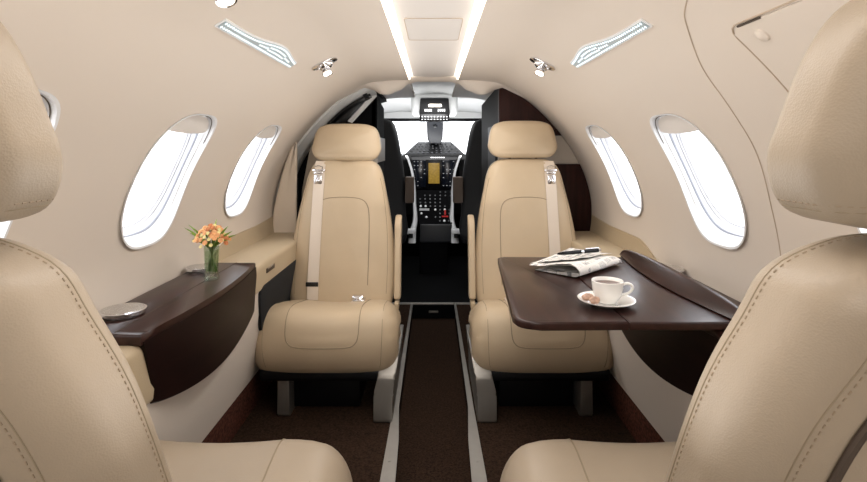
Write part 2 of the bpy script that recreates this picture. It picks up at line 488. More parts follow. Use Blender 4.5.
# ledges
for side, nm in ((-1,'left'),(1,'right')):
    lg = thing('side_ledge', 'tan leather covered ledge along the %s wall beside the front seat' % nm, 'ledge', (side*.69,1.9,.5), 'side ledges')
    lg['kind'] = 'structure'; lg.name = 'trim_ledge_'+nm
    cs_ = round_poly([(.598,.485),(.598,.580),(.775,.580),(.76,.485)], [.012,.022,.0,.0])
    bm = bmesh.new(); rings(bm, [[Vector((side*p[0],y,p[1]-(.045 if (y < 1.115 and p[1] < .5) else 0))) for p in cs_] for y in (Y0, 1.0, 1.11, 1.12, Y1-.005)])
    obj('ledge_top', bm, M['ledge'], lg)
    # raised leather band on the wall
    bm = bmesh.new(); rs = []
    for i in range(40):
        y = Y1-.005-(Y1-1.70)*i/39
        top = -.335 if y > 1.98 else -.335-.062*(.5-.5*math.cos(PI*min(1,(1.98-y)/.27)))
        if y > 2.3: top += .012*(y-2.3)/.24
        s0, s1 = s_at_z(-.41), s_at_z(top)
        rs.append([wp(side, s0+(s1-s0)*k/6, y, o_) for o_, ks in ((.006, range(7)), (-.002, range(6,-1,-1))) for k in ks])
    rings(bm, rs); obj('wall_band', bm, M['ledge'], lg, 50)
    bm = B(*sorted((side*.5945, side*.599)), 1.86, 1.95, .535, .552, bev=.002)
    obj('latch', bm, M['darkslit'], lg)
    bm = B(*sorted((side*.5935, side*.596)), 1.865, 1.945, .549, .553, bev=.001)
    obj('latch_lip', bm, M['chrome'], lg)
    # mesh pocket on lower panel
    bm = bmesh.new()
    pk = round_poly([(1.79,.50),(2.42,.50),(2.42,.16),(2.2,.16),(1.84,.34)], [.05,.02,.02,.05,.05])
    def fx(y, z, h):
        X = .604+(.52-z)/(.52-.135)*.064
        if z < .40: X = .612+(.40-z)/.265*.056
        return Vector((side*(X-h), y, z))
    prism(bm, pk, fx, -.004, .012, .003)
    obj('mesh_pocket', bm, M['mesh'], lg)

# ------------------------------------------------------------------ wood side consoles
def console(side, nm, label):
    t = thing('side_console', label, 'console', (side*.68,1.4,.44))
    # curved inner edge in plan
    ys = [1.055+i*(1.735-1.055)/24 for i in range(25)]
    xin = lambda y: .594-.026*math.sin(PI*(y-1.055)/.68)
    poly = [(xin(y), y) for y in ys]
    poly += [(.762,1.735),(.762,1.055)]
    zt = .602
    bm = bmesh.new()
    prism(bm, poly, lambda x,y,h: Vector((side*x,y,h)), zt-.024, zt, .006, 3)
    obj('console_top', bm, M['wood'], t)
    # hanging face, lens-shaped lower edge
    bm = bmesh.new(); rs = []
    for y in ys:
        u = (y-1.055)/.68
        zb = .432-.040*max(0,math.sin(PI*u))**.8
        x = xin(y)
        z1 = zt-.016
        prof_ = [(x-.002,z1),(x-.003,z1-.03),(x+.002,(z1+zb)/2),(x+.008,zb+.004),(x+.014,zb),(x+.022,zb+.004),(x+.018,(z1+zb)/2),(x+.016,z1)]
        yy = y + (.07*(zt-0)*0)
        rs.append([Vector((side*a, y+(.06*(1-u)**3)*(zt-b)/.16 + (.012*u**3)*(zt-b)/.16, b)) for a,b in prof_])
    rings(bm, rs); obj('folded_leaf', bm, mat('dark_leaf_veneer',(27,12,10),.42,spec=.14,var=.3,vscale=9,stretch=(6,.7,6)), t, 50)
    bm = bmesh.new(); tube(bm, [(side*.655,y,zt+.0003) for y in (1.07,1.4,1.73)], .0009, 5)
    obj('top_seam', bm, M['darkslit'], t)
    return t
console(-1, 'left', 'dark wood side console with folded table on the left ledge holding the flower vase')
console(1, 'right', 'dark wood side console under the open table by the right wall')
# open table on the right
tb = thing('fold_out_table', 'glossy dark wood fold out table carrying newspaper and coffee cup', 'table', (.40,1.4,.60))
ZT = .622
lp = round_poly([(.168,1.075),(.404,1.075),(.404,1.725),(.212,1.725)], [.055,.0,.0,.02])
obj('table_leaf', prism(bmesh.new(), lp, lambda x,y,h: Vector((x,y,h)), ZT-.018, ZT, .005, 3), M['wood'], tb)
rp = [(.4055,1.075),(.628,1.075),(.628,1.725),(.4055,1.725)]
obj('table_leaf', prism(bmesh.new(), rp, lambda x,y,h: Vector((x,y,h)), ZT-.018, ZT, .004, 3), M['wood'], tb)
for y in (1.16, 1.60):
    obj('hinge', B(.392,.418,y-.02,y+.02,ZT-.0195,ZT-.017,bev=.001), M['alu'], tb)
bm = bmesh.new(); rs = []
for i in range(31):
    u = i/30; y = 1.06+u*.685; e = max(0,math.sin(PI*(.02+.96*u))); h = .034*e**.25; bow = .034*e
    rs.append([Vector((.630-bow,y,ZT+.0005)),Vector((.626-bow,y,ZT+.004)),Vector((.634-.003*e,y,ZT+h)),Vector((.641,y,ZT+h+.003)),Vector((.648,y,ZT+h)),Vector((.650,y,ZT-.014)),Vector((.631,y,ZT-.014))])
rings(bm, rs); obj('table_lip', bm, M['wood'], tb, 60)
bm = bmesh.new()
obj('support_arm', B(.50,.562,1.2,1.24,.585,ZT-.0185,bev=.003), M['alu'], tb)

# cup-holder lids
def lid(x, y, z, r, label):
    t = thing('cup_holder_lid', label, 'cup holder', (x,y,z), 'round chrome cup holder lids')
    bm = bmesh.new(); lathe(bm, [(r*.84,z),(r*.86,z+.005),(r,z+.006),(r,z+.0125),(r*.94,z+.0140)], (x,y,0), 40); obj('rim', bm, M['chrome'], t, 25)
    bm = bmesh.new(); lathe(bm, [(r*.90,z+.0138),(r*.89,z+.0146),(0,z+.0146)], (x,y,0), 40); obj('lid', bm, M['chrome_brushed'], t, 12)
    bm = bmesh.new(); lathe(bm, [(r*.3,z+.0153),(r*.28,z+.0165),(0,z+.0168)], (x,y,0), 24)
lid(-.708,1.185,.6025,.049,'round chrome cup holder lid at the near end of the left console')
lid(-.725,1.61,.6025,.040,'round chrome cup holder lid behind the flower vase')
lid(.728,1.60,.6025,.040,'round chrome cup holder lid on the right console behind the raised table lip')

# ------------------------------------------------------------------ seats
def make_seat(name, label, tilt, inn, lea, aft, group=None, low=0):
    DZ = -.020 if aft else -low*.6; CL = .105 if aft else 0
    """faces +y, origin on floor; inn = +-1 local side of the aisle"""
    t = thing(name, label, 'seat', (0,0,0), group)
    ZS = .33
    # ---- cushion
    side = catmull([(.03,.21),(.03,.31),(.12,.345),(.24,.372),(.34,.390),(.405,.388),(.447,.356),(.465,.285),(.455,.215),(.415,.160),(.34,.142),(.18,.160)], 5, True)
    if aft: side = [Vector((p[0]+CL*min(1,max(0,p[0]/.3)), p[1]+(.020 if p[1] > .25 else .008))) for p in side]
    def fm(u, v, w):
        k = 1-.10*max(0, (.20-u)/.2)
        x = w*k
        # gentle saddle in the middle and side bolsters
        bl = .010*max(0, 1-(abs(w)/.14)**2) if v > .3 else 0
        side_drop = .018*max(0,(abs(w)-.17)/.09)**2 if v > .3 else 0
        return Vector((x, u - .02*(abs(w)/.26)**3*(1 if u > .3 else 0), v-bl-side_drop))
    bm = bmesh.new(); pillow(bm, side, -.262, .262, .055, fm, dome0=0, dome1=0, nr=7)
    # extra cross rings for the saddle
    bm.free(); bm = bmesh.new()
    o2 = [Vector((p[0],p[1])) for p in side]; nn = normals2(o2); rs = []
    xs = []
    R_ = .06; W_ = .268 if not aft else .277
    for k in range(9): a = PI/2*k/8; xs.append((-(W_-R_+R_*math.cos(a)), R_*(1-math.sin(a))))
    for k in range(1, 16): xs.append((-(W_-R_)+2*(W_-R_)*k/16, 0))
    for k in range(9): a = PI/2*(1-k/8); xs.append(((W_-R_+R_*math.cos(a)), R_*(1-math.sin(a))))
    for x, ins in xs: rs.append([fm((o2[i]-nn[i]*ins)[0], (o2[i]-nn[i]*ins)[1], x) for i in range(len(o2))])
    rings(bm, rs)
    bv = bvh_of(bm)
    cushion = obj('cushion', bm, lea, t, 60)
    # seam of the inset panel: U shape over top and front
    pth = round_poly([(-.130,.16),(-.130,.452),(.130,.452),(.130,.16)], [0,.055,.055,0], 8)
    bm = bmesh.new()
    path = []
    # run over top then front edge: param by distance
    L_top = project(bv, [(-.132, .08+.30*i/14, 1) for i in range(15)], (0,0,-1), .0003)
    fr = []
    dir_f = Vector((0,-.62,-.78)).normalized()
    ctrl = catmull([(-.132,.385,.40),(-.132,.42,.36),(-.130,.44,.30),(-.118,.445,.272),(-.092,.448,.262),(-.04,.45,.260),(.04,.45,.260),(.092,.448,.262),(.118,.445,.272),(.130,.44,.30),(.132,.42,.36),(.132,.385,.40)], 5)
    fr = project(bv, ctrl, Vector((0,-.8,-.6)), .0003)
    R_top = project(bv, [(.132, .38-.30*i/14, 1) for i in range(15)], (0,0,-1), .0003)
    tube(bm, L_top[:-1]+fr[2:-2]+R_top[1:], .0017, 6)
    # side seams of cushion
    for sx in (-1, 1):
        c2 = catmull([(sx*.205,.05,.6),(sx*.208,.2,.6),(sx*.212,.33,.6),(sx*.214,.39,.5)], 5)
        a = project(bv, c2, (0,0,-1), .0003)
        c3 = catmull([(sx*.214,.42,.36),(sx*.214,.45,.30),(sx*.210,.44,.22),(sx*.205,.42,.19)], 5)
        a2 = project(bv, c3, Vector((0,-1,-.15)), .0003)
        obj('cushion_seam', tube(bmesh.new(), a+a2, .0010, 6), M['seam'], cushion)
    obj('cushion_seam', bm, M['seam'], cushion)
    # ---- backrest
    hw = [(.0,.27),(.12,.272),(.195,.285),(.222,.33),(.232,.45),(.226,.58),(.215,.70),(.201,.80),(.187,.865),(.165,.906),(.125,.929),(.06,.936)]
    if not aft: hw = [(.0,.27),(.12,.272),(.195,.285),(.222,.33),(.234,.45),(.222,.58),(.203,.70),(.182,.80),(.167,.865),(.147,.906),(.112,.929),(.055,.936)]
    if aft: hw = [(a-.026-.010*max(0,1-abs(b-.86)/.07) if a > .1 else a,b+(DZ if b > .4 else 0)) for a,b in hw]
    half = hw[1:]
    outl = catmull([(x,z) for x,z in half]+[(0,.937+DZ)]+[(-x,z) for x,z in half[::-1]]+[(0,.27)], 5, True)
    yf = lambda z: .11-(z-.33)*tilt-(0.05*max(0,(z-.55))**2)
    TH = .115 if not aft else .125
    def fb(x, z, w):
        # w 0 = rear, TH = front; sides wrap back a little, centre hollow
        front = w/TH
        y = yf(z)-TH+w
        y -= .028*(abs(x)/.22)**2.5*front
        y += (.010 if aft else .004)*(abs(x)/.22)**2*(1-front)*2
        if front > .5: y -= .006*max(0,1-(abs(x)/.13)**2)
        return Vector((x, y, z))
    bm = bmesh.new(); pillow(bm, outl, 0, TH, .042, fb, dome0=.022 if aft else .01, dome1=.016, nr=7)
    bvb = bvh_of(bm)
    back = obj('backrest', bm, lea, t, 60)
    bm = bmesh.new()
    ctrl = catmull([(-.118,1,.40),(-.120,1,.55),(-.118,1,.68),(-.108,1,.735),(-.08,1,.760),(-.03,1,.768),(.03,1,.768),(.08,1,.760),(.108,1,.735),(.118,1,.68),(.120,1,.55),(.118,1,.40)], 8)
    tube(bm, project(bvb, ctrl, (0,-1,0), .0003, .3), .0017, 6)
    for sx in (-1,1):
        ctrl = catmull([(sx*.196,1,.36),(sx*.200,1,.5),(sx*.193,1,.65),(sx*.176,1,.78),(sx*.160,1,.85)], 8)
        obj('backrest_seam', tube(bmesh.new(), project(bvb, ctrl, (0,-1,0), .0003, .3), .0010, 6), M['seam'], back)
    obj('backrest_seam', bm, M['seam'], back)
    # rear: border seam, rear panel and stitching
    def rear(pts, off=.0004): return project(bvb, [(x,-1,z) for x,z in pts], (0,1,0), off, .3)
    scl = lambda d: [(p[0],p[1]) for p in [Vector((q[0],q[1]))-n_*d for q, n_ in zip(outl, normals2([Vector((a[0],a[1])) for a in outl]))] if p[1] > .36]
    def ordered(l):
        l = sorted(l, key=lambda p: math.atan2(p[0], p[1]-.45)); return l
    b1 = ordered(scl(.040)); b2 = ordered(scl(.0445)); b3 = ordered(scl(.088)); b4 = ordered(scl(.092)); b5 = ordered(scl(.064))
    bm = bmesh.new(); tube(bm, rear(b1), .0006, 6)
    obj('rear_seam', bm, M['seam'], back)
    bm = bmesh.new(); dashes(bm, rear(b2, .0004))
    obj('stitching', bm, M['stitch'], back)
    obj('stitching', dashes(bmesh.new(), rear(b4, .0004)), M['stitch'], back)
    obj('rear_seam', tube(bmesh.new(), rear(b3), .0006, 6), M['seam'], back)
    # rear shell panel
    bm = bmesh.new()
    pl = [(p[0],p[1]) for p in b5]
    pl = pl
    rr = rear(pl, .003)
    if len(rr) > 8:
        tube(bm, rr, .0032, 8)
        obj('rear_panel_piping', bm, M['seam'] if not aft else M['darkslit'], back)
    # stitched border seam running round the side of the backrest
    o2_ = [Vector((p[0],p[1])) for p in outl]; n2_ = normals2(o2_)
    def edge_path(w, off):
        out = []
        idx = sorted([i for i in range(len(o2_)) if o2_[i][1] > .36], key=lambda i: math.atan2(o2_[i][0], o2_[i][1]-.45))
        for i in idx:
            p, n = o2_[i], n2_[i]; q = fb(p[0], p[1], w); d_ = Vector((n[0],0,n[1]))
            h = bvb.ray_cast(q+d_*.08, -d_)
            if h[0] is not None: out.append(h[0]+d_*off)
        return out
    obj('border_seam', tube(bmesh.new(), edge_path(TH-.040, .0001), .0007, 6), M['seam'], back)
    obj('stitching', dashes(bmesh.new(), edge_path(TH-.046, .0003)), M['stitch'], back)
    # ---- headrest
    hd_ = -.016 if aft else -low
    hh = [(.06,.940),(.105,.941),(.138,.954),(.157,.987),(.154,1.02),(.146,1.06),(.131,1.089),(.105,1.103),(.06,1.110)]
    ho = catmull([(x,z+hd_) for x,z in hh]+[(-x,z+hd_) for x,z in hh[::-1]], 5, True)
    TH2 = .105
    def fh(x, z, w):
        y = yf(z)-TH2+w-.002
        y -= .022*(abs(x)/.15)**2*(w/TH2)
        y += .012*(abs(x)/.15)**2*(1-w/TH2)
        return Vector((x,y,z))
    bm = bmesh.new(); pillow(bm, ho, 0, TH2, .030, fh, dome0=.012, dome1=.014, nr=7)
    bvh_h = bvh_of(bm)
    head = obj('headrest', bm, lea, t, 60)
    def loop(zz, off):
        out = []
        for k in range(73):
            a = 2*PI*k/72; d_ = Vector((math.cos(a), math.sin(a), 0)); c_ = Vector((0, yf(zz)-.052, zz))
            h = bvh_h.ray_cast(c_+d_*.4, -d_)
            if h[0] is not None: out.append(h[0]+d_*off)
        return out
    obj('headrest_seam', tube(bmesh.new(), loop(.9535+hd_, .0001), .0006, 6), M['seam'], head)
    obj('stitching', dashes(bmesh.new(), loop(.958+hd_, .0003)), M['stitch'], head)
    for sx in (-.06,.06): obj('headrest_post', tube(bmesh.new(), [(sx,yf(.93)-.055,.89),(sx,yf(.95)-.055,.96)], .006, 10), M['black'], t)
    # ---- armrest, stowed against the aisle side of the backrest
    bm = bmesh.new(); ax = inn*.243
    po = round_poly([(-.03,.335),(.025,.335),(.03,.66),(-.035,.69)] if not aft else [(-.03,.30),(.025,.30),(.03,.50),(-.035,.52)], [.012,.012,.03,.02], 5)
    pillow(bm, po, ax-.0145, ax+.0145, .008, lambda y,z,w: Vector((w, yf(z)-.045+y, z)))
    obj('armrest', bm, lea, t, 50)
    obj('armrest_pivot', B(*sorted((inn*.232,inn*.252)), yf(.33)-.06, yf(.33)+.0, .30, .328, bev=.004), M['ledge'], t)
    # ---- base
    bm = B(-.235,.235,.05,.425,.135,.178,bev=.012,seg=3); obj('underframe', bm, M['black'], t)
    fl = inn
    for sx, xw, x0 in ((fl,.068,.218),(-fl,.045,.15)):
        bm = bmesh.new()
        zt_ = .150
        if sx == fl:
            po = [(.455,0),(.445,.10),(.44,.16),(.38,.22),(.05,.22),(-.02,.12),(-.03,.0)]
        else:
            po = [(.41,0),(.41,zt_),(.02,zt_),(.02,.0)]
        po = round_poly(po, .012, 4)
        cxx = sx*x0
        prism(bm, po, lambda y,z,h: Vector((cxx+h*(1 if z < .12 else .9)+(sx*.018*(z-.1)/.1 if (z > .1 and sx == fl) else 0),y,z)), -xw/2, xw/2, .006, 3)
        obj('leg', bm, M['alu'], t)
    bm = bmesh.new(); box(bm, -.12,.18 if False else .16,.06,.34,.004,.135,bev=.004); obj('base_box', bm, M['black'], t)
    # ---- shoulder belt
    bx = -inn*.112
    def ribbon(pts, wdt, th=.0016, nrm=Vector((0,1,0))):
        b = bmesh.new(); rs = []
        P = [Vector(p) for p in pts]
        for i,p in enumerate(P):
            tg = (P[min(i+1,len(P)-1)]-P[max(0,i-1)]).normalized(); sd = tg.cross(nrm).normalized(); n_ = sd.cross(tg).normalized()
            if n_.dot(nrm) < 0: n_ = -n_
            rs.append([p-sd*wdt/2+n_*th*0, p+sd*wdt/2, p+sd*wdt/2+n_*th, p-sd*wdt/2+n_*th])
        return rings(b, rs)
    if True:
        pz = [(bx-inn*(-.004)+ -inn*.006*(.93-z)/.6, 1, z) for z in [.925-.585*i/24 for i in range(25)]]
        pp_ = project(bvb, pz, (0,-1,0), .0045, .3)
        pp_ = [Vector((p.x,p.y,p.z)) for p in pp_]
        belt = obj('shoulder_belt', ribbon(pp_, .047), M['beltw'], t, 60)
        def onb(z, off=.006): return project(bvb, [(bx,1,z)], (0,-1,0), off, .3)[0]
        p = onb(.885); q = onb(.845)
        bm = bmesh.new()
        box(bm, p.x-.028,p.x+.028,p.y-.001,p.y+.004,p.z-.005,p.z+.005,bev=.002)
        box(bm, p.x-.020,p.x+.020,p.y+.001,p.y+.010,p.z-.016,p.z-.007,bev=.002)
        tube(bm, [(p.x-.016,p.y+.004,p.z+.004),(p.x-.018,p.y+.010,p.z+.016),(p.x,p.y+.008,p.z+.022),(p.x+.018,p.y+.010,p.z+.016),(p.x+.016,p.y+.004,p.z+.004)], .0025, 6)
        obj('belt_guide', bm, M['chrome'], belt)
        bm = bmesh.new()
        box(bm, q.x-.018,q.x+.018,q.y-.002,q.y+.007,q.z-.022,q.z+.020,bev=.005)
        lathe(bm, [(0,0),(.008,0),(.009,.002),(.006,.004),(0,.004)], (q.x,q.y+.006,q.z-.006), 16, (0,1,0))
        obj('belt_buckle', bm, M['chrome'], belt)
        k = onb(.405)
        obj('belt_keeper', B(k.x-.0265-inn*.005,k.x+.0265-inn*.005,k.y-.003,k.y+.004,k.z-.009,k.z+.009,bev=.002), M['beltblack'], belt)
    # lap buckle in the crease
    bz = .352
    bxx = inn*.085
    lb = obj('lap_belt', B(bxx-.026,bxx+.026,.105,.175,bz-.012,bz+.0,bev=.004), M['beltw'], t)
    bm = bmesh.new(); lathe(bm, [(0,-.022),(.013,-.022),(.014,-.02),(.014,.020),(.013,.022),(0,.022)], (bxx,.150,bz+.008), 20, (1,0,0))
    box(bm, bxx-.030,bxx+.018,.13,.172,bz-.001,bz+.006,bev=.002)
    obj('lap_buckle', bm, M['chrome'], lb)
    return t
SX = .395
s1 = make_seat('cabin_seat', 'tan leather forward cabin seat on the left, facing the camera beside the vase ledge', .20, -1, M['leather'], False, 'forward cabin seats', .014)
s1.location = (-SX-.004, 2.31, 0); s1.rotation_euler = (0,0,PI)
s2 = make_seat('cabin_seat', 'tan leather forward cabin seat on the right, facing the camera behind the open table', .20, 1, M['leather'], False, 'forward cabin seats')
s2.location = (SX+.015, 2.31, 0); s2.rotation_euler = (0,0,PI)
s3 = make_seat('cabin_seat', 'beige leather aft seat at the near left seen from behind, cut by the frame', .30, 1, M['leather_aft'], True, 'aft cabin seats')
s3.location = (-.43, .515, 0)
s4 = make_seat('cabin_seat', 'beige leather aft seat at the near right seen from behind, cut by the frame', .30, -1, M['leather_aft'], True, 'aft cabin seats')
s4.location = (.402, .515, 0)

# ------------------------------------------------------------------ ceiling fittings
def downlight(side, y, sx, label):
    s = s_at_x(sx); p = wp(side, s, y, 0); q = wp(side, s, y, .05); n = (q-p).normalized()
    t = thing('reading_light', label, 'reading light', p, 'chrome ceiling reading lights')
    # polygonal plate
    pl = round_poly([(-.046,-.014),(-.034,-.034),(.034,-.034),(.046,-.014),(.046,.014),(.034,.034),(-.034,.034),(-.046,.014)], .006, 4)
    ex = (Vector((1,0,0))-n*n.x).normalized(); ey = n.cross(ex)
    bm = prism(bmesh.new(), pl, lambda a,b,h: p+ex*a+ey*b+n*h, -.001, .005, .0015)
    obj('base_plate', bm, M['chrome'], t)
    bm = bmesh.new(); lathe(bm, [(.028,.004),(.027,.013),(.020,.020),(.012,.022),(0,.022)], p, 24, n); obj('socket', bm, M['chrome'], t)
    d = (n+Vector((0,-.35,-.2))).normalized()
    bm = bmesh.new(); lathe(bm, [(.0,.012),(.013,.016),(.014,.028),(.018,.036),(.018,.042),(.0145,.0405),(0,.0405)], p, 24, d); obj('swivel_spot', bm, M['chrome'], t)
    bm = bmesh.new(); lathe(bm, [(.0144,.0412),(.0,.0412)], p, 20, d); obj('lens', bm, M['lamp'], t)
downlight(-1,1.77,.372,'chrome swivel reading light on the left ceiling, near the left air panel')
downlight(1,1.77,.372,'chrome swivel reading light on the right ceiling, near the right air panel')
downlight(-1,.91,.372,'chrome reading light cut by the top edge of the frame on the left')
def ledpanel(side, nm):
    t = thing('dotted_light_panel', 'slim dotted service light panel on the %s ceiling' % nm, 'light panel', wp(side, s_at_x(.43), 1.29), 'slim dotted service light panels')
    s0 = s_at_x(.434)
    def outline(k):
        L = []
        for i in range(25):
            u = i/24; y = 1.06+.53*u
            L.append((y, s0-.010-.024*math.exp(-((u-.66)/.24)**2)-k))
        for i in range(24,-1,-1):
            u = i/24; y = 1.06+.53*u
            L.append((y, s0+.010+k))
        return L
    for (k, h0, h1, nm_, m_) in ((.004,-.001,.0035,'surround',M['whitepl']),(0,.001,.0055,'dotted_lens',M['led'])):
        bm = bmesh.new(); ol = outline(k); n = 25
        # build as strips so that it follows the curved ceiling
        rs = []
        for i in range(n):
            a = ol[i]; b = ol[2*n-1-i]
            ps = [(a[0], a[1]+(b[1]-a[1])*j/4) for j in range(5)]
            e = 0 if m_ is M['led'] else .004
            y = a[0]+(-e if i == 0 else (e if i == n-1 else 0))
            rs.append([wp(side, q[1], y, h1) for q in ps]+[wp(side, q[1], y, h0) for q in ps[::-1]])
        rings(bm, rs); obj(nm_, bm, m_, t)
    bm = bmesh.new()
    for i in range(42):
        u = (i+.7)/42.4; y = 1.06+.53*u; top = .010+.024*math.exp(-((u-.66)/.24)**2); n_ = max(2, int((.010+top)/.0095))
        for j in range(n_):
            s_ = s0-top+.004+(top+.010-.008)*j/(n_-1)
            c_ = wp(side, s_, y, .0056); nn_ = (wp(side, s_, y, .05)-c_).normalized()
            lathe(bm, [(.0032,-.0004),(.0028,.0008),(0,.0012)], c_, 8, nn_)
    tag(obj('light_dots', bm, M['dot'], t), kind='stuff')
ledpanel(-1,'left'); ledpanel(1,'right')
# hatch and joint on the right wall
def patch_outline(y0,y1,sa,sb,r):
    return round_poly([(y0,sa),(y1,sa),(y1,sb),(y0,sb)], r, 6)
hz = thing('overhead_panel', 'beige rectangular oxygen mask cover on the upper right wall', 'panel', wp(1, s_at_x(.55), .76))
sa, sb = s_at_x(.505), s_at_x(.628)
bm = bmesh.new(); rs = []
for i in range(9):
    y = .615+i*(.885-.615)/8
    k = 0 if 0 < i < 8 else .012
    rs.append([wp(1, sa+k+(sb-sa-2*k)*j/8, y, .003) for j in range(9)]+[wp(1, sa+k+(sb-sa-2*k)*j/8, y, -.001) for j in range(8,-1,-1)])
rings(bm, rs); obj('cover', bm, M['wall'], hz)
ol = patch_outline(.610,.890,sa-.004,sb+.004,.03)
ol2 = resample([Vector((p[0],p[1],0)) for p in ol], .012, True)
bm = bmesh.new(); tube(bm, [wp(1,p[1],p[0],.0012) for p in ol2+ol2[:1]], .0014, 6); obj('cover_gap', bm, M['grout'], hz)
bm = bmesh.new(); lathe(bm, [(.013,0),(.012,.004),(.006,.007),(0,.008)], wp(1, sa+.03, .83, .002), 20, wp(1, sa+.03, .83, .05)-wp(1, sa+.03, .83, 0)); obj('release_knob', bm, M['wall'], hz)
bm = bmesh.new(); tube(bm, [wp(1,sa+.0,y,.003) for y in (.80,.83,.86)], .002, 6); obj('catch', bm, M['darkslit'], hz)
sm = catmull([(s_at_x(.40),.90),(s_at_x(.43),.885),(s_at_x(.465),.96),(s_at_x(.545),1.055),(s_at_x(.62),1.085),(s_at_x(.685),1.105),(s_at_z(-.13),1.145),(s_at_z(-.25),1.158),(s_at_z(-.36),1.165)], 8)
bm = bmesh.new(); tube(bm, [wp(1,p[0],p[1],.0004) for p in sm], .0013, 6)
struct(obj('trim_panel_joint', bm, M['grout']), 'thin curved joint line down the right sidewall liner', 'trim')

# ------------------------------------------------------------------ front arch
def header():
    bm = bmesh.new()
    xs = [-.46+.92*i/60 for i in range(61)]
    def zt(x): return prof(s_at_x(abs(x)+1e-4))[0][1]+.012
    def zl(x):
        a = abs(x)
        ps = [(0,.329),(.08,.328),(.12,.318),(.17,.285),(.22,.266),(.255,.268),(.30,.290),(.34,.30),(.46,.24)]
        for i in range(len(ps)-1):
            if ps[i][0] <= a <= ps[i+1][0]:
                u = (a-ps[i][0])/(ps[i+1][0]-ps[i][0]); u = u*u*(3-2*u) if .07 <= a <= .31 else u
                return ps[i][1]+(ps[i+1][1]-ps[i][1])*u
        return ps[-1][1]
    rs = []
    for x in xs:
        a, b = zt(x), min(zl(x), zt(x)-.014)
        rs.append([Vector((x,Y1-.05,ZC+a)),Vector((x,Y1-.03,ZC+(a*.45+b*.55))),Vector((x,Y1,ZC+b)),Vector((x,Y1+.012,ZC+b+.001)),Vector((x,Y1+.012,ZC+a+.03)),Vector((x,Y1-.05,ZC+a+.03))])
    rings(bm, rs)
    return obj('trim_ceiling_header', bm, M['wall'], None, 50)
struct(header(), 'curved beige header where the cabin ceiling meets the cockpit opening', 'trim')
def front_arch_outline(grow=0, z_from=-.42):
    return [(p[0]+0, p[1]) for p in PR if p[1] > z_from]
# right divider cabinet
cab = thing('divider_cabinet', 'tall dark wood divider cabinet with a pale band behind the right forward seat', 'cabinet', (.55,2.8,0))
arc = [(p[0]-.003,p[1]-.003) for p in PR if p[0] >= .32 and p[1] > -.45]
def arc_z(zhi, zlo, xin):
    pts = [(x,z) for x,z in arc if zlo < z < zhi]
    def xat(z):
        for i in range(1,len(arc)):
            if arc[i][1] <= z:
                t = (z-arc[i-1][1])/(arc[i][1]-arc[i-1][1]); return arc[i-1][0]+(arc[i][0]-arc[i-1][0])*t
        return arc[-1][0]
    out = []
    if zhi < arc[0][1]: out.append((xat(zhi), zhi))
    out += pts + [(xat(zlo) if zlo > arc[-1][1] else arc[-1][0], zlo), (xin, zlo), (xin, zhi if zhi < arc[0][1] else arc[0][1])]
    return out
def slab(poly, y0, y1, bev=0): return prism(bmesh.new(), poly, lambda x,z,h: Vector((x,h,ZC+z)), y0, y1, bev)
obj('upper_panel', slab(arc_z(.325,.066,.322), 2.552, 2.60, .002), M['wood_v'], cab)
obj('pale_band', slab(arc_z(.064,-.072,.322), 2.560, 2.60), M['band'], cab)
obj('lower_panel', slab(arc_z(-.074,-.44,.322), 2.548, 2.60, .002), M['wood_v'], cab)
obj('base_panel', B(.322,.66,2.556,2.60,.0,.54), M['wood_v'], cab)
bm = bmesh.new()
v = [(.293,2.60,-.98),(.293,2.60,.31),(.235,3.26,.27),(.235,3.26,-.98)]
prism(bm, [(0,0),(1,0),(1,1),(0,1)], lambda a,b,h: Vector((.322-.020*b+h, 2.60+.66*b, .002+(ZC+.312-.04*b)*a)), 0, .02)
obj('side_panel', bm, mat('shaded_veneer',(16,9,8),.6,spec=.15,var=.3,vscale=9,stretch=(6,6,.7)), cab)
prm = bmesh.new(); prism(prm, [(0,0),(1,0),(1,1),(0,1)], lambda a,b,h: Vector((.319-.020*(.06+.42*b)+h, 2.60+.66*(.06+.42*b), .6+(.50)*a)), -.004, .002)
obj('side_door', prm, mat('door_black',(16,12,14),.45,spec=.3), cab)

# left entry door region
dr = thing('entry_door', 'cabin entry door surround with black curved panel behind the left forward seat', 'door', (-.6,2.7,0))
dr.name = 'door_1'; dr['kind'] = 'structure'
# grey frame strip following the arch
bm = bmesh.new(); rs = []
sA, sB = s_at_x(.30), s_at_z(-.42)
for i in range(40):
    s = sA+(sB-sA)*i/39
    rs.append([wp(-1,s,2.545,-.004), wp(-1,s,2.545,.010), wp(-1,s,2.56,.022), wp(-1,s,2.66,.045), wp(-1,s,2.68,.035), wp(-1,s,2.68,-.004)])
rings(bm, rs); obj('door_frame', bm, M['greyliner'], dr, 50)
bm = bmesh.new(); rs = []
for i in range(16):
    s = s_at_x(.33)+(s_at_x(.56)-s_at_x(.33))*i/15
    rs.append([wp(-1,s,2.60,.036), wp(-1,s,2.60,.047), wp(-1,s,2.95,.080), wp(-1,s,2.95,.0)])
rings(bm, rs); obj('door_glass_panel', bm, M['blackgloss'], dr, 50)
bm = bmesh.new(); rs = []
for i in range(10):
    s = s_at_x(.345)+(s_at_x(.365)-s_at_x(.345))*i/9
    rs.append([wp(-1,s,2.585,.03), wp(-1,s,2.585,.052), wp(-1,s,2.64,.056), wp(-1,s,2.64,.03)])
rings(bm, rs); obj('door_seal', bm, M['black'], dr)
bm = bmesh.new(); rs = []
for i in range(30):
    s = s_at_x(.30)+(s_at_z(-.42)-s_at_x(.30))*i/29
    rs.append([wp(-1,s,2.66,0), wp(-1,s,2.66,.03), wp(-1,s,3.3,.02), wp(-1,s,3.3,0)])
rings(bm, rs); obj('door_liner', bm, M['cockpit'], dr, 50)
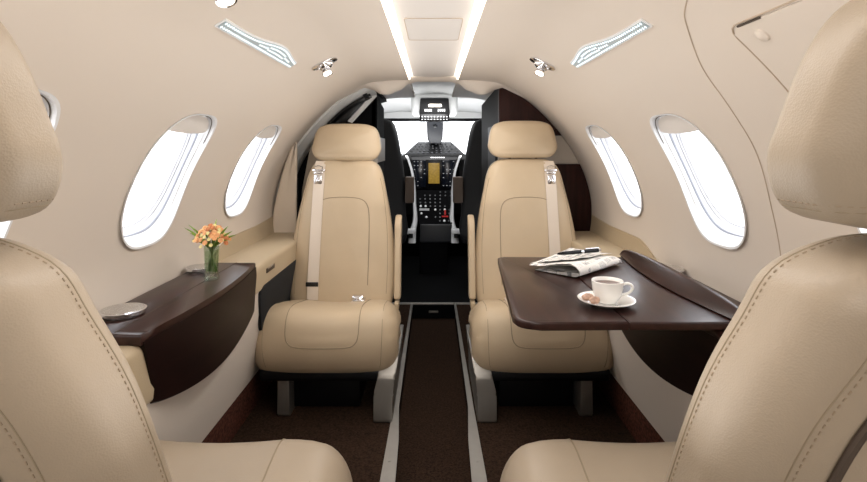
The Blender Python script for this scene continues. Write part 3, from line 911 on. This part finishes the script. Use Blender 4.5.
# beige pad standing before the door
pad = thing('door_edge_pad', 'beige padded panel between left forward seat and the wall', 'panel', (-.73,2.5,.6))
padpx = catmull([(272.5,234),(272.5,222),(274,208),(279,186),(285,164),(292,146),(296,141),(297.5,150),(297,190),(296.5,230),(294,238),(276,238)], 4, True)
bm = bmesh.new()
pout = [(((p[0]-CX)*2.50/F), ((HY-p[1])*2.50/F)) for p in padpx]
pillow(bm, pout, 0, .026, .009, lambda x,z,w: Vector((x*(2.49+w)/2.50, 2.49+w, ZC+z)))
obj('pad', bm, mat('pad_beige',(226,212,194),.5,var=.02), pad, 60)
jb = [(301,236),(303,190),(311,148),(321,132),(325,140),(318,170),(314,236)]
bm = bmesh.new(); prism(bm, round_poly([(((p[0]-CX)*2.62/F), ((HY-p[1])*2.62/F)) for p in jb], .006, 3), lambda x,z,h: Vector((x,2.60+h,ZC+z)), 0, .03, .004)
obj('door_jamb', bm, mat('jamb_grey',(168,156,140),.5,var=.12), dr)
for q_, m_ in (([(347,121),(352,123),(377,96),(373,91)], M['greyliner']), ([(324,127),(359,93),(371,96),(343,127)], M['blackgloss']), ([(316,140),(324,127),(329,127),(322,142)], M['band'])):
    bm = bmesh.new(); prism(bm, [(((p[0]-CX)*2.66/F), ((HY-p[1])*2.66/F)) for p in q_], lambda x,z,h: Vector((x,2.655+h,ZC+z)), 0, .012, .002)
    obj('door_rail', bm, m_, dr)
# black partition on the left of the cockpit opening
pt = thing('cockpit_partition', 'black partition with grey square panel between left seat and cockpit', 'partition', (-.45,3.0,0))
prism_p = bmesh.new()
prism(prism_p, [(0,0),(1,0),(1,1),(0,1)], lambda a,b,h: Vector((-.300-.010*b-h, 2.70+.56*b, .002+(ZC+.285-.035*b)*a)), 0, .02)
obj('side_panel', prism_p, M['cockpit'], pt)
obj('front_panel', prism(bmesh.new(), [(-.70,-.975),(-.293,-.975),(-.293,.27),(-.42,.235),(-.56,.13),(-.66,0),(-.70,-.1)], lambda x,z,h: Vector((x,h,ZC+z)), 2.70, 2.72), M['cockpit'], pt)
bm = bmesh.new(); prism(bm, [(0,0),(1,0),(1,1),(0,1)], lambda a,b,h: Vector((-.296-.010*b-h, 2.70+.56*b, ZC-.072+.136*a)), -.002, .004)
obj('pale_band', bm, M['band'], pt)
obj('pale_band', B(-.60,-.289,2.690,2.6995,ZC-.072,ZC+.064), M['band'], pt)

# ------------------------------------------------------------------ cockpit
YW = 4.75
bm = bmesh.new(); rs = []
# liner vault
for y, hx, zt_, zs in ((2.556,.50,.40,.31),(3.0,.52,.42,.30),(3.6,.58,.43,.28),(4.2,.58,.41,.26),(4.62,.58,.335,.24)):
    ring_ = []
    for i in range(21):
        a = PI*i/20; ring_.append(Vector((hx*math.cos(a), y, ZC+zs+(zt_-zs)*max(0,math.sin(a))**.7)))
    rs.append(ring_)
rings(bm, rs, False, False, close=False)
o = obj('ceiling_cockpit', bm, M['greyliner']); struct(o, 'pale grey cockpit ceiling liner around the overhead panel', 'ceiling')
for side, nm in ((-1,'left'),(1,'right')):
    bm = bmesh.new(); rs = []
    for y in (3.30, 4.0, YW+.1):
        rs.append([Vector((side*.63,y,ZC+.32)),Vector((side*.66,y,ZC+.0)),Vector((side*.64,y,0)),Vector((side*.68,y,0)),Vector((side*.70,y,ZC)),Vector((side*.67,y,ZC+.34))])
    # opening for side glazing is left forward of the seats
    rings(bm, rs); struct(obj('wall_cockpit_'+nm, bm, M['cockpit']), 'black %s cockpit side wall' % nm, 'wall')
struct(obj('floor_cockpit', B(-.66,.66,YF+.018,YW+.2,-.05,.0), M['cockpit']), 'black cockpit floor', 'floor')
struct(obj('wall_cockpit_front', B(-.66,.66,YW,YW+.03,.0,ZC-.06), M['cockpit']), 'black lower front wall of the cockpit', 'wall')
# windshield
ws = thing('window_7', 'bright cockpit windshield with dark frame and centre post', 'windshield', (0,YW,ZC)); ws['kind'] = 'structure'
bm = bmesh.new()
box(bm, -.56,.56,4.62,4.65,ZC+.245,ZC+.283,bev=.004)
box(bm, -.56,.56,YW-.01,YW+.02,ZC-.08,ZC-.045,bev=.004)
obj('windshield_frame', bm, M['blackgloss'], ws)
obj('upper_trim', B(-.56,.56,4.60,4.64,ZC+.272,ZC+.330), M['greyliner'], ws)
bm = bmesh.new(); prism(bm, [(-.05,ZC-.06),(.05,ZC-.06),(.045,ZC+.25),(-.045,ZC+.25)], lambda x,z,h: Vector((x,4.70+h,z)), 0, .03, .004)
obj('centre_post', bm, M['black'], ws)
for sx in (-1,1):
    bm = bmesh.new(); prism(bm, [(sx*.05,ZC-.055),(sx*.56,ZC-.055),(sx*.56,ZC+.25),(sx*.045,ZC+.25)], lambda x,z,h: Vector((x,4.72+h,z)), 0, .006)
    obj('pane', bm, M['glass'], ws)

def dot_row(bm, x0, x1, n, y, z, w, h, d=.003):
    for i in range(n):
        x = x0+(x1-x0)*(i/(n-1) if n > 1 else .5)
        box(bm, x-w/2, x+w/2, y-d, y, z-h/2, z+h/2)
# overhead panel
ovh = thing('overhead_panel', 'black overhead switch panel hanging from the cockpit ceiling', 'control panel', (0,3.9,ZC+.3))
d = 3.9
def R(px0,px1,py0,py1,d): a = U(px0,py0,d); b = U(px1,py1,d); return a.x,b.x,b.z,a.z
x0,x1,z0,z1 = R(419,450,98,115,d)
obj('shroud', B(x0-.06,x1+.06,d+.03,d+.25,z0,z1+.045,bev=.03,seg=4), M['greyliner'], ovh)
obj('housing', prism(bmesh.new(), round_poly([(x0+.01,z1),(x1-.01,z1),(x1,z0),(x0,z0)], .012, 3), lambda x,z,h: Vector((x,d+h,z)), 0, .1, .004), M['black'], ovh)
x0,x1,z0,z1 = R(419.5,449.5,114,121.5,d-.05)
obj('switch_bar', B(x0,x1,d-.05,d+.05,z0,z1,bev=.004), M['blackgloss'], ovh)
bm = bmesh.new(); dot_row(bm, x0+.02, x1-.02, 9, d-.051, (z0+z1)/2+.008, .010, .008); dot_row(bm, x0+.02, x1-.02, 9, d-.051, (z0+z1)/2-.012, .012, .006)
obj_split('switch', bm, M['knob'], ovh)
a = U(435,105.5,d)
obj('map_light', B(a.x-.05,a.x+.05,d-.006,d,a.z-.010,a.z+.010,bev=.005,seg=3), M['lamp'], ovh)
bm = bmesh.new(); a = U(435,110.3,d)
for sx in (-1,1): dot_row(bm, sx*.05-.022+.01, sx*.05+.022+.01, 4, d-.0005, a.z, .010, .018)
obj_split('switch', bm, M['whitepl'], ovh)
cp = thing('standby_compass', 'dark compass housing on the windshield post below the overhead panel', 'compass', (0,4.5,ZC+.1))
x0,x1,z0,z1 = R(426.5,443.5,120,141,4.45)
obj('housing', prism(bmesh.new(), round_poly([(x0,z1),(x1,z1),(x1-.005,z0+.03),(x1-.02,z0-.02),(x0+.02,z0-.02),(x0+.005,z0+.03)], .01, 3), lambda x,z,h: Vector((x,4.45+h,z)), 0, .12, .006), mat('compass_grey',(58,60,66),.4), cp)
a = U(435,126,4.45); bm = bmesh.new(); lathe(bm, [(.018,0),(.018,.004),(.014,.006),(0,.006)], (a.x,4.451,a.z), 18, (0,-1,0)); obj('dial', bm, M['screen'], cp)
# instrument panel
ip = thing('instrument_panel', 'black instrument panel with sloped glareshield and amber centre display', 'instrument panel', (0,4.4,.6))
d = 4.35
gs = [U(403,154.5,4.2),U(466,154.5,4.2),U(452,141.5,4.6),U(417,141.5,4.6)]
bm = bmesh.new()
top = [bm.verts.new(p) for p in gs]; bot = [bm.verts.new(p+Vector((0,0,-.05))) for p in gs]
bm.faces.new(top); bm.faces.new(bot[::-1])
for i in range(4): bm.faces.new((top[i],bot[i],bot[(i+1)%4],top[(i+1)%4]))
bmesh.ops.bevel(bm, geom=list(bm.edges), offset=.008, segments=2, affect='EDGES')
obj('glareshield', bm, M['black'], ip)
bm = bmesh.new(); box(bm, -.60,-.26,4.30,4.62,ZC-.12,ZC-.045,bev=.02); box(bm, .26,.60,4.30,4.62,ZC-.12,ZC-.045,bev=.02)
obj('glareshield_side', bm, M['black'], ip)
bm = bmesh.new()
for j in range(5):
    t_ = (j+.7)/6; 
    for i in range(12):
        a = gs[0].lerp(gs[3], t_); b = gs[1].lerp(gs[2], t_); p = a.lerp(b, (i+1)/13)
        if random.random() < .75: box(bm, p.x-.007,p.x+.007,p.y-.01,p.y+.01,p.z-.001,p.z+.004)
obj_split('glareshield_key', bm, mat('dim_keys',(60,62,70),.4), ip)
obj('panel_board', B(-.60,.60,4.22,4.25,.45,ZC-.055,bev=.004), M['black'], ip)
x0,x1,z0,z1 = R(411,459,156,190,4.2)
obj('centre_stack', B(x0,x1,4.19,4.26,z0,z1,bev=.006), M['blackgloss'], ip)
bm = bmesh.new(); a = U(437,157.5,4.18); dot_row(bm, a.x-.045,a.x+.055,7,4.189,a.z,.012,.007); obj_split('annunciator', bm, M['knob'], ip)
x0,x1,z0,z1 = R(428.5,439.5,163,183.5,4.19)
obj('amber_display', B(x0,x1,4.184,4.191,z0,z1,bev=.002), M['amber'], ip)
for (a0,a1) in ((413,426),(442,455)):
    x0,x1,z0,z1 = R(a0,a1,160,187,4.19)
    sc = obj('side_display', B(x0,x1,4.185,4.191,z0,z1,bev=.002), M['screen'], ip)
    bm = bmesh.new()
    for j in range(7):
        for i in range(4):
            if random.random() < .55:
                x = x0+.012+(x1-x0-.024)*i/3; z = z0+.012+(z1-z0-.024)*j/6
                box(bm, x-.005,x+.005,4.182,4.185,z-.0025,z+.0025)
    obj_split('readout', bm, M['knob'], sc)
# centre console
cc = thing('centre_console', 'black centre pedestal with knobs and white curved side arms in the cockpit', 'console', (0,4.1,.4))
A = [U(415,190,4.17),U(455,190,4.17),U(452,224,4.0),U(419,224,4.0)]
bm = bmesh.new(); top = [bm.verts.new(p) for p in A]; bot = [bm.verts.new(Vector((p.x,p.y+.12,p.z-.02))) for p in A]
bm.faces.new(top); bm.faces.new(bot[::-1])
for i in range(4): bm.faces.new((top[i],bot[i],bot[(i+1)%4],top[(i+1)%4]))
obj('control_face', bm, M['cockpit'], cc)
x0,x1,z0,z1 = R(420,452,224,240,4.0)
obj('front_box', B(x0,x1,3.99,4.2,z0-.02,z1,bev=.012,seg=3), mat('soft_black',(30,31,34),.45), cc)
obj('pedestal', B(-.11,.11,4.06,4.24,.002,z0,bev=.01), M['cockpit'], cc)
nrm = (A[1]-A[0]).cross(A[3]-A[0]).normalized()
if nrm.y > 0: nrm = -nrm
bm = bmesh.new(); bw = bmesh.new(); br_ = bmesh.new()
for j in range(9):
    for i in range(7):
        a = A[0].lerp(A[3], (j+.6)/9.4); b = A[1].lerp(A[2], (j+.6)/9.4); p = a.lerp(b, (i+.8)/7.6)
        r = random.random()
        if r < .45: lathe(bm, [(.006,0),(.005,.006),(0,.006)], p, 8, nrm)
        elif r < .55: lathe(bw, [(.009,0),(.008,.008),(0,.008)], p, 10, nrm)
obj_split('knob', bm, mat('dim_knob',(70,72,78),.35), cc)
for f in (.42,.55):
    p = A[3].lerp(A[0], .42).lerp(A[2].lerp(A[1], .42), f-.28); box(bw, p.x-.022,p.x+.018,p.y-.014,p.y-.002,p.z-.008,p.z+.008)
obj_split('white_switch', bw, M['whitepl'], cc)
p = A[3].lerp(A[0], .22).lerp(A[2].lerp(A[1], .22), .78); box(br_, p.x-.025,p.x+.025,p.y-.012,p.y-.002,p.z-.005,p.z+.005); box(br_, p.x-.006,p.x+.006,p.y-.012,p.y-.002,p.z+.012,p.z+.05)
obj_split('red_lever', br_, M['redk'], cc)
for sx in (-1,1):
    px = [(407.5,155.5),(410.5,163),(413.5,174),(415.3,190),(415.7,206),(416.3,220),(414,232),(413,243)]
    ctr = [U(433.5+sx*(433.5+1.2-q[0]) , q[1], 4.16-.19*i/7) for i,q in enumerate(px)]
    pts = catmull(ctr, 5)
    bm = bmesh.new(); rs = []
    for i,p in enumerate(pts):
        u = i/(len(pts)-1); w = .009+.016*max(0,(u-.55)/.45)+ .005*u; dd = .045
        rs.append([p+Vector((-w,0,0)),p+Vector((-w*.6,-.012,0)),p+Vector((w*.6,-.012,0)),p+Vector((w,0,0)),p+Vector((w,dd,0)),p+Vector((-w,dd,0))])
    rings(bm, rs)
    arm = obj('side_arm', bm, M['whitepl'], cc, 50)
    e = U(433.5+sx*(22.5), 231.5, 3.95)
    bm = bmesh.new(); box(bm, e.x-.036,e.x+.036,e.y-.03,e.y+.03,e.z-.016,e.z+.020,bev=.006)
    obj('handle_block', bm, M['whitepl'], arm)
    bm = bmesh.new(); box(bm, e.x-.016,e.x+.016,e.y-.034,e.y-.02,e.z-.045,e.z-.012,bev=.004)
    obj('handle_insert', bm, M['black'], arm)
# pilot seats
for side, nm in ((-1,'left'),(1,'right')):
    t = thing('pilot_seat', 'black %s pilot seat seen from behind through the cockpit opening' % nm, 'seat', (side*.40,3.7,0), 'pilot seats')
    xc = side*.405
    ol = catmull([(-.19,.35),(-.21,.55),(-.20,.80),(-.17,1.0),(-.145,1.12),(-.11,1.175),(0,1.195),(.11,1.175),(.145,1.12),(.17,1.0),(.20,.80),(.21,.55),(.19,.35)], 5, True)
    bm = bmesh.new(); pillow(bm, ol, 0, .10, .035, lambda x,z,w: Vector((xc+x, 3.62+w+.0-(z-.35)*.06, z)), dome0=.01)
    obj('backrest', bm, mat('pilot_black_'+nm,(13,13,16),.65,var=.1), t, 60)
    bm = bmesh.new(); pillow(bm, round_poly([(-.21,3.70),(.21,3.70),(.2,4.1),(-.2,4.1)], .05), 0, .12, .03, lambda x,y,w: Vector((xc+x,y,.3+w)))
    obj('cushion', bm, M['black'], t)
    obj('seat_base', B(xc-.14,xc+.14,3.7,4.0,.002,.31,bev=.01), M['black'], t)
    x0,x1,z0,z1 = R(405,414,177,203,3.60) if side < 0 else R(453,463,177,203,3.60)
    obj('inner_pad', B(x0,x1,3.59,3.66,z0,z1,bev=.008), mat('brown_pad_'+nm,(84,68,56),.6), t)

# ------------------------------------------------------------------ tabletop things
# cup and saucer
sx_, sy_ = .397, 1.195; z = ZT
bm = bmesh.new(); lathe(bm, [(0,z+.0005),(.030,z+.0005),(.034,z+.004),(.050,z+.008),(.0635,z+.0135),(.064,z+.015),(.0615,z+.015),(.050,z+.0115),(.028,z+.0065),(.026,z+.005),(0,z+.005)], (sx_,sy_,0), 48)
tag(obj('saucer', bm, M['porcelain'], None, 50), 'white porcelain saucer under the coffee cup on the dark table', 'saucer')
cu = thing('coffee_cup', 'white porcelain coffee cup filled with coffee on its saucer', 'cup', (sx_+.004,sy_+.004,z+.005))
zc = z+.0055; ks = .93; cxy = (sx_+.004,sy_+.004,0)
bm = bmesh.new(); lathe(bm, [(a_*ks,zc+(b_-zc)*ks*.95) for a_,b_ in [(0,zc),(.021,zc),(.022,zc+.003),(.028,zc+.010),(.034,zc+.022),(.037,zc+.038),(.0385,zc+.056),(.0375,zc+.057),(.0362,zc+.056),(.0345,zc+.038),(.031,zc+.022),(.024,zc+.010),(0,zc+.006)]], cxy, 48)
obj('cup_body', bm, M['porcelain'], cu, 50)
bm = bmesh.new(); lathe(bm, [(a_*ks,zc+(b_-zc)*ks*.95) for a_,b_ in [(.0355,zc+.0475),(0,zc+.0478)]], cxy, 32); obj('coffee', bm, M['coffee'], cu)
bm = bmesh.new()
hp_ = catmull([(.034,.046),(.047,.051),(.058,.046),(.059,.036),(.050,.026),(.033,.020)], 6)
tube(bm, [Vector((cxy[0]+p[0]*.9, cxy[1]-p[0]*.18, zc+p[1]*.88)) for p in hp_], .0032, 8); obj('handle', bm, M['porcelain'], cu)
for i,(a,b,c_,lb_) in enumerate(((-.044,-.006,0,'small brown biscuit on the saucer left of the cup, the upper one'),(-.036,-.030,.6,'small brown biscuit on the saucer left of the cup, nearest the saucer rim'))):
    bm = bmesh.new(); bmesh.ops.create_icosphere(bm, subdivisions=3, radius=1)
    for v_ in bm.verts:
        n = v_.co.copy(); k = 1+.12*math.sin(n.x*7+i)*math.cos(n.y*9)
        p = Vector((n.x*.014*k, n.y*.011*k, n.z*.008*k)); p.rotate(Matrix.Rotation(c_,3,'Z'))
        v_.co = Vector((sx_+a, sy_+b, z+.0195))+p
    tag(obj('biscuit', bm, M['sweet'], None, 80), lb_, 'biscuit', 'biscuits on the saucer')

# newspaper
npz = thing('newspaper', 'folded newspaper lying on the far part of the dark table', 'newspaper', (.43,1.57,ZT))
Ao = Vector((.285,1.545,0)); D_ = Vector((.395,1.430,0)); Bo = Vector((.470,1.700,0))
ev = (D_-Ao); Lv = ev.length; ev.normalize(); eu = Vector((.185,.182,0)).normalized(); Lu = .25
def sheet(prof_, lift, th, u0, u1, m, skew=0):
    bm = bmesh.new(); c = catmull([Vector((a,b,0)) for a,b in prof_], 6); rs = []
    for k in range(9):
        u = u0+(u1-u0)*k/8
        wob = .0015*math.sin(k*1.3)
        damp = 1-.35*k/8
        r = [Ao+eu*(u+skew*p.x)+ev*p.x+Vector((0,0,ZT+lift+p.y*damp+(wob if p.y > .01 else 0)+(.016*(k/8)**1.5*max(0,1-p.x/.10) if p.y > .004 else 0))) for p in c]
        rs.append(r+[q+Vector((0,0,th)) for q in r[::-1]])
    rings(bm, rs); return obj('folded_sheet', bm, m, npz, 60)
sheet([(0,.012),(.04,.016),(.09,.029),(.135,.036),(.160,.028),(.167,.014),(.154,.003),(.11,.001),(.05,.0012),(.02,.001)], .001, .0012, 0, Lu, M['paper'])
sheet([(.012,.008),(.05,.012),(.10,.022),(.130,.024),(.145,.016),(.143,.009),(.13,.006),(.09,.004),(.04,.004)], .0015, .001, .03, Lu-.004, M['paperplain'])
sheet([(-.018,.006),(.02,.016),(.06,.026),(.10,.035),(.125,.039)], .004, .001, .03, Lu+.012, M['paper'], .05)
# pen
pn = thing('pen', 'black ballpoint pen with silver bands lying on the newspaper', 'pen', (.47,1.56,ZT+.036))
pa = U(556,260.5,1.545); pb = U(600,257,1.60); 
pa.z = ZT+.046; pb.z = ZT+.047
ax_ = (pb-pa).normalized(); Lp = (pb-pa).length
bm = bmesh.new(); lathe(bm, [(.0012,0),(.004,.012),(.0055,.03),(.006,Lp*.55)], pa, 16, ax_); obj('barrel', bm, M['blackgloss'], pn)
bm = bmesh.new(); lathe(bm, [(.0062,Lp*.55),(.0064,Lp*.57),(.0064,Lp*.60),(.0062,Lp*.61)], pa, 16, ax_); lathe(bm, [(.0005,-.006),(.0013,0),(.0022,.004)], pa, 12, ax_)
lathe(bm, [(.006,Lp*.95),(.005,Lp),(0,Lp+.001)], pa, 16, ax_)
q0 = pa+ax_*Lp*.66+Vector((0,0,.0078)); q1 = pa+ax_*Lp*.97+Vector((0,0,.0078)); tube(bm, [q0-Vector((0,0,.001)), q0, q1, q1-Vector((0,0,.004))], .0012, 6)
obj('metal_trim', bm, M['chrome'], pn)
bm = bmesh.new(); lathe(bm, [(.006,Lp*.61),(.006,Lp*.95)], pa, 16, ax_); obj('cap', bm, M['blackgloss'], pn)

# vase and flowers
vx, vy, vz = -.640, 1.50, .6028
va = thing('flower_vase', 'small clear glass vase with green stems on the left console', 'vase', (vx,vy,vz))
bm = bmesh.new(); lathe(bm, [(.018,vz),(.021,vz+.003),(.021,vz+.010),(.019,vz+.018),(.0195,vz+.05),(.0215,vz+.098),(.0195,vz+.098),(.0178,vz+.05),(.017,vz+.020),(.0,vz+.016)], (vx,vy,0), 32)
obj('glass_body', bm, M['vase'], va, 50)
bm = bmesh.new(); lathe(bm, [(0,vz+.0175),(.0165,vz+.021),(.0172,vz+.05),(.0185,vz+.082),(0,vz+.082)], (vx,vy,0), 24)
obj('water', bm, M['water'], va, 50)
bq = thing('flower_bouquet', 'bunch of peach and yellow flowers with green leaves in the glass vase', 'flowers', (vx,vy,vz+.02))
heads = []
def flower_bm(R_, n=9):
    bm = bmesh.new()
    bmesh.ops.create_icosphere(bm, subdivisions=2, radius=R_*.5)
    for ring_i, (el, rr) in enumerate(((.25,R_),(.8,R_*.75))):
        for k in range(n):
            a = 2*PI*k/n+ring_i*.3
            dvec = Vector((math.cos(a)*math.cos(el), math.sin(a)*math.cos(el), math.sin(el))); sd = Vector((-math.sin(a),math.cos(a),0))
            c_ = dvec*rr*.25; tip = dvec*rr; mid = dvec*rr*.68+Vector((0,0,.001))
            v_ = [bm.verts.new(c_-sd*rr*.08), bm.verts.new(mid-sd*rr*.28), bm.verts.new(tip), bm.verts.new(mid+sd*rr*.28), bm.verts.new(c_+sd*rr*.08)]
            bm.faces.new(v_)
    return bm
protos = []
for mname in ('petal_o','petal_y','petal_r','petal_y'):
    me = bpy.data.meshes.new('flower'); b_ = flower_bm(.0088 if mname != 'petal_y' else .0060); b_.to_mesh(me); b_.free(); me.materials.append(M[mname]); protos.append(me)
for i in range(84):
    ph = i*2.39996; rr = math.sqrt((i+.5)/84)
    p = Vector((math.cos(ph)*.050*rr, math.sin(ph)*.038*rr, .108+.042*(1-rr*rr)+random.uniform(-.008,.010)))
    o = bpy.data.objects.new('flower', protos[random.choice((0,0,1,2,3,3))]); C.objects.link(o); o.parent = bq
    o.location = p+Vector((0,0,-.02))
    dv = Vector((p.x,p.y-.02,.03)).normalized(); o.rotation_euler = Vector((0,0,1)).rotation_difference(dv).to_euler()
    heads.append(p)
bm = bmesh.new()
for p in heads[::4]:
    q = Vector((vx,vy,vz))+p; b0 = Vector((vx-p.x*.28, vy-p.y*.28, vz+.024)); m0 = Vector((vx+p.x*.22, vy+p.y*.22, vz+.095))
    tube(bm, catmull([b0, m0, q], 4), .0013, 5)
obj('stems', bm, M['stem'], bq)
def leafm(tip, base, w):
    bm = bmesh.new(); base = Vector(base); tip = Vector(tip); ax = (tip-base); sd = ax.cross(Vector((0,1,.3))).normalized()
    L_ = [];R2 = []
    for i in range(7):
        t_ = i/6; c_ = base+ax*t_+Vector((0,0,.006*math.sin(PI*t_))); ww = w*math.sin(PI*(t_*.9+.08))
        L_.append(bm.verts.new(c_-sd*ww)); R2.append(bm.verts.new(c_+sd*ww))
    for i in range(6): bm.faces.new((L_[i],R2[i],R2[i+1],L_[i+1]))
    return bm
b0 = Vector((vx,vy,vz+.10))
for tx,tz,ty in ((-.075,.052,-.01),(-.066,.036,.0),(-.058,.062,-.02),(-.048,.020,-.02),(.072,.030,.0),(.064,.042,-.01),(.055,.018,-.02),(.048,.055,0),(0,.02,-.035),(-.02,.012,-.03),(.025,.012,-.03),(.01,.075,.01)):
    obj('leaf', leafm(b0+Vector((tx,ty,tz)), b0+Vector((tx*.1,0,-.006)), .0036), M['leaf'], bq, merge=False)

# ------------------------------------------------------------------ camera, world, lights
cam = bpy.data.cameras.new('camera'); co = bpy.data.objects.new('camera', cam); C.objects.link(co)
co.location = (0,0,ZC); co.rotation_euler = (PI/2,0,0)
cam.sensor_width = 36; cam.lens = F/867*36; cam.shift_y = -(241-HY)/867; cam.shift_x = 0; cam.clip_start = .02
bpy.context.scene.camera = co
w = bpy.data.worlds.new('world'); bpy.context.scene.world = w; w.use_nodes = True
bg = w.node_tree.nodes['Background']; bg.inputs[0].default_value = (.96,.98,1,1); bg.inputs[1].default_value = 4.5
def area(name, loc, rot, sx, sy, e, col=(1,.975,.945)):
    l = bpy.data.lights.new(name, 'AREA'); l.shape = 'RECTANGLE'; l.size = sx; l.size_y = sy; l.energy = e; l.color = col
    o = bpy.data.objects.new(name, l); C.objects.link(o); o.location = loc; o.rotation_euler = rot; return o
area('aft_fill', (0,-.75,ZC+.1), (math.radians(84),0,0), .9, .5, 9)  # added fill behind the camera, not a fitting of the cabin
area('ceiling_fill', (0,1.35,ZC+.325), (0,0,0), .18, 2.2, 8)  # added soft fill below the ceiling, separate from the real light strips
area('aisle_bounce_fill', (0,1.3,.72), (PI,0,0), .3, 1.9, 5.5)  # invented bounce light that lifts the ceiling and walls
area('cockpit_down_fill', (0,3.65,ZC+.30), (math.radians(28),0,0), .3, .2, 3.2, (1,1,1))  # extra fill put in to brighten the white console arms
area('cockpit_up_fill', (0,4.0,ZC+.0), (math.radians(180-25),0,0), .7, .4, 6, (1,1,1))  # made-up upward fill that lightens the cockpit liner
vs = bpy.context.scene.view_settings
vs.view_transform = 'Standard'; vs.look = 'None'; vs.exposure = 0; vs.gamma = 1
